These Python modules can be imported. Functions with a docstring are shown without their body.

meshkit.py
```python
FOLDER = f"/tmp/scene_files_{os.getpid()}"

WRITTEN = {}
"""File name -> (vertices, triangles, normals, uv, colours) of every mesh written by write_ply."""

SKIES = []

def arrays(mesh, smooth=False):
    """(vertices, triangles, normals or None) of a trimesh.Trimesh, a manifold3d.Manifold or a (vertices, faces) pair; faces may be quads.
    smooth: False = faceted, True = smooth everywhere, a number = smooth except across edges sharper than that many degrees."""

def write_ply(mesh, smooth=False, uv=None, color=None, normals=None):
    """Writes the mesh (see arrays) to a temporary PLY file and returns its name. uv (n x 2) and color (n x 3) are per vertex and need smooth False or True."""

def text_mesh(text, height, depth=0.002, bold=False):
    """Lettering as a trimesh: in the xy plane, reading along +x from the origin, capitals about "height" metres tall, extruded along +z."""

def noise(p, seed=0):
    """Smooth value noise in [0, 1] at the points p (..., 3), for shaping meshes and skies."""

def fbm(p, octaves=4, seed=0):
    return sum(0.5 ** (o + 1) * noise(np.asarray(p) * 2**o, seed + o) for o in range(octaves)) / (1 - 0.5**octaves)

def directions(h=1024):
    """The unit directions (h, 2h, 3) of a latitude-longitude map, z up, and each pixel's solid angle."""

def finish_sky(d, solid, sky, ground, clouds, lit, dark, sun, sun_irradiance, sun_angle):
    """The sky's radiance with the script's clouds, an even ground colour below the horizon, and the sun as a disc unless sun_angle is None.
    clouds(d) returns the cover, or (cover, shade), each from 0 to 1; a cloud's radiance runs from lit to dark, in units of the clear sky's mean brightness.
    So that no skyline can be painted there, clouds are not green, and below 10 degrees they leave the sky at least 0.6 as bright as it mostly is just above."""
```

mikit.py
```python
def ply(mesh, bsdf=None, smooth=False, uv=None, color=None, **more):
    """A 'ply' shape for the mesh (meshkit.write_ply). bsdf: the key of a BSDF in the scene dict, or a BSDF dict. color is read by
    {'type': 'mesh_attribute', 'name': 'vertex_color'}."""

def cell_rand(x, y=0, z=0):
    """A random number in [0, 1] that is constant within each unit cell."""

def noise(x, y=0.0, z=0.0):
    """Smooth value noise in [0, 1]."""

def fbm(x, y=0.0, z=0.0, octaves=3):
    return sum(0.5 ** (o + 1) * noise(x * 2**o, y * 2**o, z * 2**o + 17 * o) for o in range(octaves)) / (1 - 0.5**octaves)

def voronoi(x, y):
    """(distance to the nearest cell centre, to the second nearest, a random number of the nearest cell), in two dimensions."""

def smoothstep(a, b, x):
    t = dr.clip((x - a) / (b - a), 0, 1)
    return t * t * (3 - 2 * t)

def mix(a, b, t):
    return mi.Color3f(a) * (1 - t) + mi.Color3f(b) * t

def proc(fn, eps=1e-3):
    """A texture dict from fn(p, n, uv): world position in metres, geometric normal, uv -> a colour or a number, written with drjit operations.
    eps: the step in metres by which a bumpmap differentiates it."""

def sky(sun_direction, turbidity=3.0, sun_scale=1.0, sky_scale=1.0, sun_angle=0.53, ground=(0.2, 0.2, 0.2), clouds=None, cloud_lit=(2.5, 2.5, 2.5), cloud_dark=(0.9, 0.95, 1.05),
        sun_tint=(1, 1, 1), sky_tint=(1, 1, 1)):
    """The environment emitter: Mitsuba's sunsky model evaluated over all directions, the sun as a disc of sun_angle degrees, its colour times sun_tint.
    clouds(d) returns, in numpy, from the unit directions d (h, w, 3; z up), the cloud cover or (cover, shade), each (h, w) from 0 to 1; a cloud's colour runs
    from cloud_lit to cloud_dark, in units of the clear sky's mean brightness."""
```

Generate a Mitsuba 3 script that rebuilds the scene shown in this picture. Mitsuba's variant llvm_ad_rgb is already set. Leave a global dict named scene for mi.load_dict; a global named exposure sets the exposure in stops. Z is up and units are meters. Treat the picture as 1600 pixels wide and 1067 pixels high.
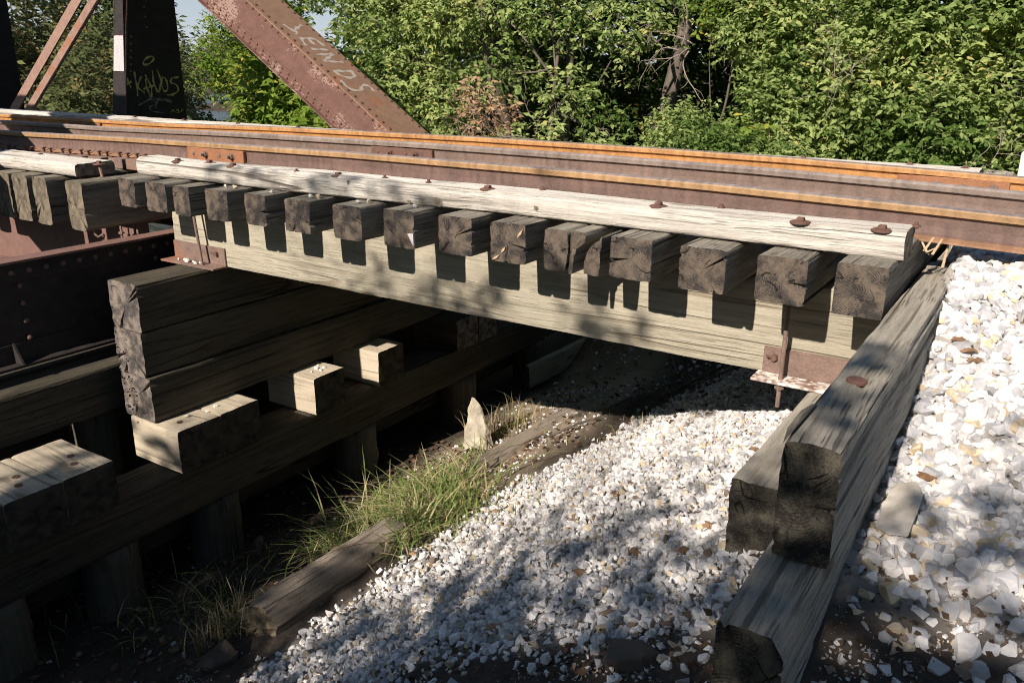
import math
import numpy as np, trimesh, mitsuba as mi, drjit as dr
import meshkit, mikit
from meshkit import noise as nz, fbm as nfbm
from mikit import noise, fbm, voronoi, cell_rand, smoothstep, mix, proc

scene, labels = {}, {}
T = mi.ScalarTransform4f

# ---------------------------------------------------------------- camera, sky, exposure
exposure = 2.38
SUN = np.array([-0.016, -0.435, 0.272]); SUN /= np.linalg.norm(SUN)
_rv = np.array([1.8272415, 0.54576012, -0.38609153])
_a = np.linalg.norm(_rv); _k = _rv / _a
_K = np.array([[0, -_k[2], _k[1]], [_k[2], 0, -_k[0]], [-_k[1], _k[0], 0]])
ROT = np.eye(3) + math.sin(_a) * _K + (1 - math.cos(_a)) * _K @ _K
EYE = np.array([0, -3.4, 0.735])
fwd, upv = ROT.T @ np.array([0, 0, 1.0]), ROT.T @ np.array([0, -1.0, 0])
scene['camera'] = {'type': 'perspective', 'fov': math.degrees(2 * math.atan(800 / 1321.85)), 'fov_axis': 'x',
                   'near_clip': 0.05, 'far_clip': 3000.0,
                   'to_world': T().look_at(origin=EYE.tolist(), target=(EYE + fwd).tolist(), up=upv.tolist())}
def haze_band(d):
    e = np.degrees(np.arcsin(np.clip(d[..., 2], -1, 1))); t = np.clip((16 - e) / 15, 0, 1)
    return 0.7 * t * t
scene['sky'] = mikit.sky(SUN.tolist(), turbidity=3.0, sun_scale=1.15, sky_scale=0.55, ground=(0.06, 0.06, 0.05), sun_tint=(0.90, 1.0, 1.30), clouds=haze_band, cloud_lit=(3.3, 3.5, 3.8))
labels['sky'] = {'label': 'clear pale blue sky above the river', 'kind': 'structure', 'category': 'sky'}

# ---------------------------------------------------------------- names
_count = {}
def numbered(k):
    n = _count.get(k, 0); _count[k] = n + 1
    return k if n == 0 else f'{k}_{n:03d}'
def tag(key, label=None, cat=None, group=None, kind=None):
    d = {}
    if label: d['label'] = label
    if cat: d['category'] = cat
    if group: d['group'] = group
    if kind: d['kind'] = kind
    labels[key] = d
    return key
def thing(base, label, cat, group=None, kind=None):
    return tag(numbered(base), label, cat, group, kind)
def put(key, mesh, mat, smooth=False, uv=None):
    scene[key] = mikit.ply(mesh, mat, smooth=smooth, uv=uv)
    return key
def part(parent, base, mesh, mat, smooth=False, uv=None, label=None, kind=None):
    k = numbered(parent + '__' + base)
    if isinstance(mesh, tuple) and len(mesh) == 3: mesh, uv, smooth = (mesh[0], mesh[1]), mesh[2], True
    put(k, mesh, mat, smooth, uv)
    if label or kind: tag(k, label, None, None, kind)
    return k
def solo(base, mesh, mat, label, cat, group=None, kind=None, smooth=False, uv=None):
    k = thing(base, label, cat, group, kind)
    if isinstance(mesh, tuple) and len(mesh) == 3: mesh, uv, smooth = (mesh[0], mesh[1]), mesh[2], True
    put(k, mesh, mat, smooth, uv)
    return k

# ---------------------------------------------------------------- materials
def c3(v): return mi.Color3f(*v)
def wood_mats(key, light, dark, crack, endl, endd, streak=0.5, crackamt=0.5, bump=1.0, knots=0.25, moss=None, blotch=0.35):
    def parts(uv):
        end = uv.y > 100
        k = dr.round(uv.x / 40.0)
        a, c = uv.x - 40.0 * k, uv.y - 200.0
        return end, k, a, c
    def grain(s, t):
        wob = (noise(s * 1.3, t * 5.0, 3.0) - 0.5) * 0.035
        tt = t + wob
        g = noise(s * 1.1, tt * 30.0, 1.0) * 0.24 + noise(s * 4.0, tt * 110.0, 5.0) * 0.28 + noise(s * 16.0, tt * 330.0, 8.0) * 0.28 + noise(s * 70.0, tt * 420.0, 9.0) * 0.20
        cr = smoothstep(0.70, 0.86, noise(s * 0.9, tt * 55.0, 11.0)) * smoothstep(0.42, 0.62, noise(s * 1.7, tt * 9.0, 14.0)) * 0.6
        ln = smoothstep(0.045, 0.008, dr.abs(noise(s * 0.55, tt * 21.0, 31.0) - 0.5)) * smoothstep(0.48, 0.60, noise(s * 1.3, tt * 7.0, 33.0))
        da = smoothstep(0.68, 0.86, noise(s * 8.0, tt * 210.0, 41.0)) * smoothstep(0.40, 0.62, noise(s * 2.3, tt * 9.0, 44.0)) * 0.5
        return g, dr.maximum(dr.maximum(cr, ln), da)
    def knot(s, t):
        d1, d2, r = voronoi(s * 1.25, t * 3.1)
        d = d1 * dr.select(r < knots, mi.Float(1.0), mi.Float(9.0))
        return smoothstep(0.075, 0.05, d), smoothstep(0.13, 0.06, d)
    def ends(k, a, c):
        ox, oy = (cell_rand(k, 3.0) - 0.5) * 0.12, (cell_rand(k, 7.0) - 0.5) * 0.12
        x, y = a - ox, c - oy
        r = dr.sqrt(x * x + y * y + 1e-8)
        th = dr.atan2(y, x)
        w = r + (noise(a * 14, c * 14, k) - 0.5) * 0.022
        ring = 0.5 + (0.5 * dr.sin(w * 760.0 + 3.0 * noise(w * 60, k))) * smoothstep(0.35, 0.65, noise(a * 17 + k, c * 17, 9.0))
        chk = smoothstep(0.028, 0.0, dr.abs(noise(dr.cos(th) * 1.9 + k * 3.7, dr.sin(th) * 1.9, r * 9) - 0.5)) * smoothstep(0.008, 0.03, r)
        chk = chk * smoothstep(0.5, 0.62, noise(dr.cos(th) * 2.0 + k * 3, dr.sin(th) * 2.0, 2.0 + r * 14))
        blo = fbm(a * 22 + k, c * 22, 4.0, 4) * 0.75 + noise(a * 260, c * 260, k) * 0.25
        return ring, chk, blo
    def colour(p, n, uv):
        end, k, a, c = parts(uv)
        g, cr = grain(uv.x, uv.y)
        b = fbm(uv.x * 1.1, uv.y * 5.0, 21.0)
        col = mix(dark, light, dr.clip((g - 0.5) * 2.0 * streak + 0.62 + (b - 0.5) * 2.0 * blotch, 0, 1))
        col = col * (1 - cr * crackamt) + c3(crack) * (cr * crackamt)
        k1, k2 = knot(uv.x, uv.y)
        kc = c3([0.35 * x + 0.02 * (2 - i) for i, x in enumerate(light)])
        col = col * (1 - k2 * 0.45) + kc * (k2 * 0.45)
        col = col * (1 - k1 * 0.5) + kc * (k1 * 0.3)
        ring, chk, blo = ends(k, a, c)
        ec = mix(endd, endl, dr.clip((blo - 0.5) * 2.8 + 0.42 + (ring - 0.5) * (0.2 + 0.55 * cell_rand(k, 11.0)), 0, 1))
        ec = ec * (1 - 0.85 * chk)
        out = dr.select(end, ec, col)
        if moss is not None:
            m = smoothstep(0.5, 0.72, fbm(p.x * 7, p.y * 7, p.z * 7)) * 0.55
            out = out * (1 - m) + c3(moss) * m
        return out
    def height(p, n, uv):
        end, k, a, c = parts(uv)
        g, cr = grain(uv.x, uv.y)
        ring, chk, blo = ends(k, a, c)
        return dr.select(end, (ring * 0.0004 - chk * 0.003 + blo * 0.002 + noise(a * 120, c * 120, k) * 0.0008), g * 0.004 - cr * 0.006) * bump
    scene[key] = {'type': 'twosided', 'bsdf': {'type': 'bumpmap', 'arbitrary': proc(height, 8e-4), 'scale': 1.0,
                  'bsdf': {'type': 'principled', 'base_color': proc(colour), 'roughness': 0.85, 'specular': 0.25}}}
wood_mats('wood_guard', (0.56, 0.53, 0.47), (0.22, 0.205, 0.175), (0.10, 0.085, 0.07), (0.30, 0.25, 0.19), (0.10, 0.08, 0.06), 0.75, 0.85, 1.3, 0.3, blotch=0.3)
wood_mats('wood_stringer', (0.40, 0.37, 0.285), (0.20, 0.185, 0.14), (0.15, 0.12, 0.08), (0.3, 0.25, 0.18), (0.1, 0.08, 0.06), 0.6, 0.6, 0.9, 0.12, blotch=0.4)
wood_mats('wood_tie', (0.235, 0.22, 0.18), (0.07, 0.062, 0.05), (0.014, 0.012, 0.01), (0.125, 0.10, 0.076), (0.026, 0.024, 0.023), 0.7, 0.8, 1.2, 0.15)
wood_mats('wood_truss_tie', (0.24, 0.215, 0.165), (0.09, 0.08, 0.06), (0.02, 0.018, 0.014), (0.185, 0.155, 0.11), (0.085, 0.073, 0.055), 0.7, 0.8, 1.2, 0.1)
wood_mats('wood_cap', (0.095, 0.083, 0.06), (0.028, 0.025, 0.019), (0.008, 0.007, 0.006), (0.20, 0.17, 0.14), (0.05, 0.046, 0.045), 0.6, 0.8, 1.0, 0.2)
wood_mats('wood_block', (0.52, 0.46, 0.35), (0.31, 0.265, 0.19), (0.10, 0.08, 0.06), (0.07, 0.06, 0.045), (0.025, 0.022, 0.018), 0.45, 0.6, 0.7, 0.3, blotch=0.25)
wood_mats('wood_plank', (0.34, 0.315, 0.26), (0.15, 0.135, 0.11), (0.035, 0.03, 0.025), (0.085, 0.078, 0.058), (0.018, 0.016, 0.014), 0.75, 0.95, 1.6, 0.22)
wood_mats('wood_log', (0.31, 0.265, 0.21), (0.12, 0.10, 0.08), (0.02, 0.016, 0.012), (0.22, 0.18, 0.12), (0.06, 0.05, 0.035), 0.7, 0.8, 1.6, 0.2)
wood_mats('wood_pile', (0.13, 0.12, 0.09), (0.045, 0.04, 0.032), (0.015, 0.013, 0.011), (0.1, 0.08, 0.06), (0.05, 0.04, 0.03), 0.6, 0.6, 1.0, 0.1)

def metal(key, a, b, patch=None, pth=(0.6, 0.68), rough=0.75, sc=14.0, stretch=(1, 1, 1), metallic=0.0, bump=0.0006):
    def col(p, n, uv):
        x, y, z = p.x * stretch[0], p.y * stretch[1], p.z * stretch[2]
        t = fbm(x * sc, y * sc, z * sc) * 0.6 + noise(x * sc * 9, y * sc * 9, z * sc * 9) * 0.4
        c = mix(a, b, dr.clip((t - 0.5) * 1.9 + 0.5, 0, 1))
        if patch is not None:
            m = smoothstep(pth[0], pth[1], fbm(x * 3.1 + 7, y * 3.1, z * 3.1) * 0.72 + 0.28 * noise(x * 60, y * 60, z * 60))
            c = c * (1 - m) + c3(patch) * m
        return c
    def hgt(p, n, uv): return (fbm(p.x * 70, p.y * 70, p.z * 70) - 0.5) * bump
    scene[key] = {'type': 'twosided', 'bsdf': {'type': 'bumpmap', 'arbitrary': proc(hgt, 1e-3), 'scale': 1.0,
                  'bsdf': {'type': 'principled', 'base_color': proc(col), 'roughness': rough, 'metallic': metallic, 'specular': 0.4}}}
metal('rust_dark', (0.085, 0.048, 0.036), (0.17, 0.092, 0.066))
metal('rust_bracket', (0.115, 0.08, 0.066), (0.22, 0.15, 0.12), (0.22, 0.11, 0.07))
metal('rust_orange', (0.19, 0.085, 0.045), (0.31, 0.145, 0.07), (0.17, 0.085, 0.055))
metal('steel_red', (0.098, 0.052, 0.040), (0.165, 0.085, 0.066), (0.27, 0.185, 0.15), (0.59, 0.66))
metal('steel_lid', (0.19, 0.115, 0.075), (0.27, 0.165, 0.105), (0.30, 0.11, 0.055), (0.6, 0.74))
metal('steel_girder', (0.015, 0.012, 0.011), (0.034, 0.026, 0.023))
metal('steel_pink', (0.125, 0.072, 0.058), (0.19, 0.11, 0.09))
metal('rust_dusty', (0.15, 0.095, 0.075), (0.26, 0.165, 0.13), (0.66, 0.62, 0.56), (0.30, 0.46))
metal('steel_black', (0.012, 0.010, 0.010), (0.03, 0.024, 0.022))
metal('steel_bar', (0.20, 0.125, 0.10), (0.30, 0.19, 0.145), (0.26, 0.12, 0.07))

def rail_mat(key, web, head, foot, top):
    def col(p, n, uv):
        t = fbm(p.x * 3, p.y * 30, p.z * 20) * 0.45 + noise(p.x * 130, p.y * 130, p.z * 130) * 0.25 + noise(p.x * 40, p.z * 6, 3) * 0.3
        k = dr.clip(0.30 + t * 1.4, 0.3, 1.7)
        c = dr.select(uv.y > 0.155, c3(top), dr.select(uv.y > 0.112, c3(head), dr.select(uv.y > 0.022, c3(web), c3(foot))))
        return c * k
    scene[key] = {'type': 'twosided', 'bsdf': {'type': 'principled', 'base_color': proc(col), 'roughness': 0.6, 'specular': 0.4}}
rail_mat('rail_near', (0.130, 0.085, 0.070), (0.30, 0.185, 0.09), (0.23, 0.13, 0.075), (0.22, 0.19, 0.18))
rail_mat('rail_mid', (0.15, 0.105, 0.085), (0.19, 0.15, 0.125), (0.17, 0.11, 0.08), (0.25, 0.22, 0.21))
rail_mat('rail_far', (0.35, 0.175, 0.06), (0.39, 0.205, 0.08), (0.28, 0.14, 0.06), (0.2, 0.17, 0.15))

def stone_col(p, n, uv):
    r = uv.x
    v = 0.72 + 0.33 * uv.y
    t = fbm(p.x * 45, p.y * 45, p.z * 45)
    white, grey, tan, dk = (0.74, 0.725, 0.70), (0.46, 0.465, 0.475), (0.62, 0.52, 0.37), (0.22, 0.17, 0.13)
    c = dr.select(r < 0.60, c3(white), dr.select(r < 0.90, c3(grey), dr.select(r < 0.975, c3(tan), c3(dk))))
    return c * v * (0.75 + 0.42 * t)
scene['stone'] = {'type': 'twosided', 'bsdf': {'type': 'principled', 'base_color': proc(stone_col), 'roughness': 0.9, 'specular': 0.2}}
def rock_bump(p, n, uv): return fbm(p.x * 28, p.y * 28, p.z * 28, 5) * 0.012
def rock_mat(key, a, b):
    def col(p, n, uv): return mix(a, b, dr.clip((fbm(p.x * 11, p.y * 11, p.z * 11, 4) - 0.5) * 2.4 + 0.5, 0, 1))
    scene[key] = {'type': 'twosided', 'bsdf': {'type': 'bumpmap', 'arbitrary': proc(rock_bump, 2e-3), 'scale': 1.0, 'bsdf': {'type': 'principled', 'base_color': proc(col), 'roughness': 0.9, 'specular': 0.2}}}
rock_mat('rock_brown', (0.055, 0.045, 0.037), (0.11, 0.09, 0.07))
rock_mat('rock_dull', (0.30, 0.27, 0.205), (0.50, 0.465, 0.37))
rock_mat('rock_pale', (0.48, 0.44, 0.37), (0.74, 0.70, 0.63))

def ground_col(p, n, uv):
    t = fbm(p.x * 3, p.y * 3, p.z * 3, 4)
    f = noise(p.x * 90, p.y * 90, p.z * 90)
    soil = mix((0.025, 0.021, 0.018), (0.085, 0.070, 0.055), dr.clip(t * 1.2 - 0.2 + (f - 0.5) * 0.5, 0, 1))
    sand = mix((0.17, 0.135, 0.095), (0.30, 0.245, 0.18), dr.clip(t + (f - 0.5) * 0.5, 0, 1))
    m = smoothstep(-2.9, -3.5, p.x) * smoothstep(-4.55, -4.3, p.x) * smoothstep(1.0, 1.6, p.y) * smoothstep(5.5, 4.2, p.y)
    c = soil * (1 - m) + sand * m
    gl = smoothstep(-3.2, -3.0, p.x - dr.maximum(p.y - 1.4, 0.0) * 0.36) * smoothstep(-1.3, -1.0, p.y) * smoothstep(3.0, 2.4, p.y)
    gr = smoothstep(-0.4, -0.34, p.x) * smoothstep(-0.98, -0.78, p.y) * smoothstep(3.0, 2.6, p.y)
    g = dr.maximum(gl, gr) * smoothstep(0.25, 0.5, f * 0.5 + 0.5 * t)
    return c * (1 - g) + c3((0.34, 0.32, 0.29)) * g
def ground_bump(p, n, uv): return (fbm(p.x * 16, p.y * 16, p.z * 16, 5)) * 0.03
scene['earth'] = {'type': 'twosided', 'bsdf': {'type': 'bumpmap', 'arbitrary': proc(ground_bump, 3e-3), 'scale': 1.0, 'bsdf': {'type': 'principled', 'base_color': proc(ground_col), 'roughness': 0.95, 'specular': 0.15}}}
def water_bump(p, n, uv): return fbm(p.x * 1.4, p.y * 3.0, 2.0, 4) * 0.12
scene['river_water'] = {'type': 'twosided', 'bsdf': {'type': 'bumpmap', 'arbitrary': proc(water_bump, 0.02), 'scale': 1.0, 'bsdf': {'type': 'principled', 'base_color': {'type': 'rgb', 'value': [0.05, 0.06, 0.05]}, 'roughness': 0.06, 'specular': 0.6}}}

def leaf_mat(key, a, b, c, yellow=0.04, trans=0.9):
    def col(p, n, uv):
        r = uv.x
        k = mix(a, b, dr.clip(r * 1.25, 0, 1))
        k = dr.select(r > 1 - yellow, c3(c), k)
        return k * (0.85 + 0.3 * noise(p.x * 60, p.y * 60, p.z * 60))
    scene[key] = {'type': 'principledthin', 'base_color': proc(col), 'roughness': 0.38, 'diff_trans': trans, 'spec_trans': 0.0, 'eta': 1.4}
leaf_mat('leaf_green', (0.085, 0.155, 0.035), (0.44, 0.53, 0.20), (0.52, 0.48, 0.18))
leaf_mat('leaf_dark', (0.03, 0.06, 0.014), (0.085, 0.135, 0.035), (0.32, 0.30, 0.06), 0.03)
leaf_mat('leaf_bright', (0.13, 0.23, 0.03), (0.27, 0.36, 0.075), (0.50, 0.44, 0.08), 0.08)
leaf_mat('leaf_far', (0.085, 0.115, 0.045), (0.22, 0.24, 0.11), (0.36, 0.27, 0.12), 0.10)
leaf_mat('leaf_dead', (0.24, 0.14, 0.08), (0.42, 0.28, 0.17), (0.45, 0.33, 0.2), 0.2, 0.5)
leaf_mat('litter', (0.05, 0.035, 0.026), (0.17, 0.115, 0.075), (0.22, 0.17, 0.11), 0.08, 0.3)
leaf_mat('grass_blade', (0.13, 0.20, 0.05), (0.32, 0.38, 0.14), (0.55, 0.48, 0.28), 0.25, 0.6)
leaf_mat('grass_dry', (0.30, 0.24, 0.12), (0.52, 0.44, 0.27), (0.16, 0.2, 0.06), 0.2, 0.5)
def bark_col(p, n, uv): return mix((0.05, 0.04, 0.032), (0.17, 0.145, 0.115), fbm(p.x * 26, p.y * 26, p.z * 5))
scene['bark'] = {'type': 'twosided', 'bsdf': {'type': 'principled', 'base_color': proc(bark_col), 'roughness': 0.9}}
scene['twig_grey'] = {'type': 'twosided', 'bsdf': {'type': 'principled', 'base_color': {'type': 'rgb', 'value': [0.22, 0.185, 0.15]}, 'roughness': 0.85}}
def plain(key, rgb, rough=0.7): scene[key] = {'type': 'twosided', 'bsdf': {'type': 'principled', 'base_color': {'type': 'rgb', 'value': list(rgb)}, 'roughness': rough}}
plain('spray_pale', (0.37, 0.33, 0.28)); plain('spray_yellow', (0.42, 0.36, 0.12)); plain('spray_grey', (0.16, 0.17, 0.16))
plain('sign_white', (0.40, 0.385, 0.39)); plain('sign_pink', (0.6, 0.38, 0.38)); plain('sign_grey', (0.38, 0.36, 0.38))
plain('pale_post', (0.62, 0.68, 0.58)); plain('splinter_wood', (0.40, 0.29, 0.18)); plain('tar', (0.01, 0.01, 0.012), 0.15)

# ---------------------------------------------------------------- shape helpers
def cat(*ms):
    V, F, o = [], [], 0
    for m in ms:
        v, f = (np.asarray(m.vertices), np.asarray(m.faces)) if hasattr(m, 'vertices') else m
        V.append(v); F.append(f + o); o += len(v)
    return np.vstack(V), np.vstack(F)
def box(lo, hi, bev=0.004):
    lo, hi = np.minimum(lo, hi).astype(float), np.maximum(lo, hi).astype(float)
    bev = min(bev, 0.3 * (hi - lo).min())
    pts = []
    for sx in (0, 1):
        for sy in (0, 1):
            for sz in (0, 1):
                c = np.where([sx, sy, sz], hi, lo); s = np.where([sx, sy, sz], -1, 1) * bev
                for k in range(3):
                    q = c + s; q[k] = c[k]; pts.append(q)
    h = trimesh.convex.convex_hull(np.array(pts))
    return np.array(h.vertices), np.array(h.faces)
def hull(pts):
    h = trimesh.convex.convex_hull(np.asarray(pts, float)); return np.array(h.vertices), np.array(h.faces)
def move(m, M=None, t=(0, 0, 0)):
    v, f = m
    v = v @ np.asarray(M).T if M is not None else v
    return v + np.asarray(t), f
def frame(d):
    d = np.asarray(d, float) / np.linalg.norm(d)
    a = np.cross(d, [0, 0, 1.0] if abs(d[2]) < 0.9 else [1.0, 0, 0]); a /= np.linalg.norm(a)
    return d, a, np.cross(d, a)
def tube(pts, rad, sides=8, cap=True):
    p = np.asarray(pts, float); r = np.broadcast_to(rad, (len(p),)).astype(float)
    tg = np.gradient(p, axis=0); tg /= np.linalg.norm(tg, axis=1, keepdims=True) + 1e-12
    ref = np.array([0.31, 0.17, 0.93]) if abs(tg[:, 2]).mean() < 0.8 else np.array([1.0, 0.13, 0.0])
    a = np.cross(tg, ref); a /= np.linalg.norm(a, axis=1, keepdims=True) + 1e-12
    b = np.cross(tg, a); th = np.arange(sides) * 2 * np.pi / sides
    v = p[:, None] + r[:, None, None] * (np.cos(th)[None, :, None] * a[:, None] + np.sin(th)[None, :, None] * b[:, None])
    i, j = np.meshgrid(np.arange(len(p) - 1), np.arange(sides), indexing='ij')
    q = np.stack([i * sides + j, i * sides + (j + 1) % sides, (i + 1) * sides + (j + 1) % sides, (i + 1) * sides + j], -1).reshape(-1, 4)
    f = np.vstack([q[:, [0, 1, 2]], q[:, [0, 2, 3]]]); v = v.reshape(-1, 3)
    if cap:
        n = len(v); v = np.vstack([v, p[0], p[-1]])
        k = np.arange(sides); e = (len(p) - 1) * sides
        f = np.vstack([f, np.stack([k * 0 + n, (k + 1) % sides, k], 1), np.stack([k * 0 + n + 1, e + k, e + (k + 1) % sides], 1)])
    return v, f
def hexnut(c, d, r, h): return tube([np.asarray(c), np.asarray(c) + np.asarray(d) * h], r, 6)
def dome(c, d, r, h=0.6):
    dd, a, b = frame(d); pts = [np.asarray(c) + dd * r * h]
    for ph, n in ((0.0, 8), (0.62, 8)):
        for k in range(n):
            th = k * 2 * np.pi / n
            pts.append(np.asarray(c) + r * math.cos(ph) * (math.cos(th) * a + math.sin(th) * b) + dd * r * h * math.sin(ph))
    return hull(pts)

def section_box(W, H, r, dt):
    """rounded rectangle: points, outward normals, perimeter coordinate, cornerness"""
    P, N, C = [], [], []
    nW, nH = max(3, int(round((W - 2 * r) / dt))), max(3, int(round((H - 2 * r) / dt)))
    cs = [(W / 2 - r, -H / 2 + r, -90), (W / 2 - r, H / 2 - r, 0), (-W / 2 + r, H / 2 - r, 90), (-W / 2 + r, -H / 2 + r, 180)]
    for q in range(4):
        cx, cy, a0 = cs[q]
        for ang in (0, 45, 90):
            t = math.radians(a0 + ang); P.append((cx + r * math.cos(t), cy + r * math.sin(t))); N.append((math.cos(t), math.sin(t))); C.append(1.0)
        nx, ny, _ = cs[(q + 1) % 4]; t = math.radians(a0 + 90); nn = nH if q % 2 == 1 else nH
        n = nH if q in (0, 2) else nW
        e0 = np.array(P[-1]); e1 = np.array([nx + r * math.cos(t), ny + r * math.sin(t)])
        for i in range(1, n):
            P.append(tuple(e0 + (e1 - e0) * i / n)); N.append((math.cos(t), math.sin(t))); C.append(max(0.0, 1 - min(i, n - i) * dt / 0.02) * 0.6)
    return np.array(P), np.array(N), np.array(C)
def section_poly(poly, dt):
    P, N, C = [], [], []
    poly = np.asarray(poly, float); n = len(poly)
    if np.sum(poly[:, 0] * np.roll(poly[:, 1], -1) - poly[:, 1] * np.roll(poly[:, 0], -1)) < 0: poly = poly[::-1]
    for i in range(n):
        a, b = poly[i], poly[(i + 1) % n]; d = b - a; L = np.linalg.norm(d); m = max(1, int(round(L / dt)))
        nn = np.array([d[1], -d[0]]) / L
        for j in range(m): P.append(a + d * j / m); N.append(nn); C.append(1.0 if j == 0 else 0.0)
    return np.array(P), np.array(N), np.array(C)
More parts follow.
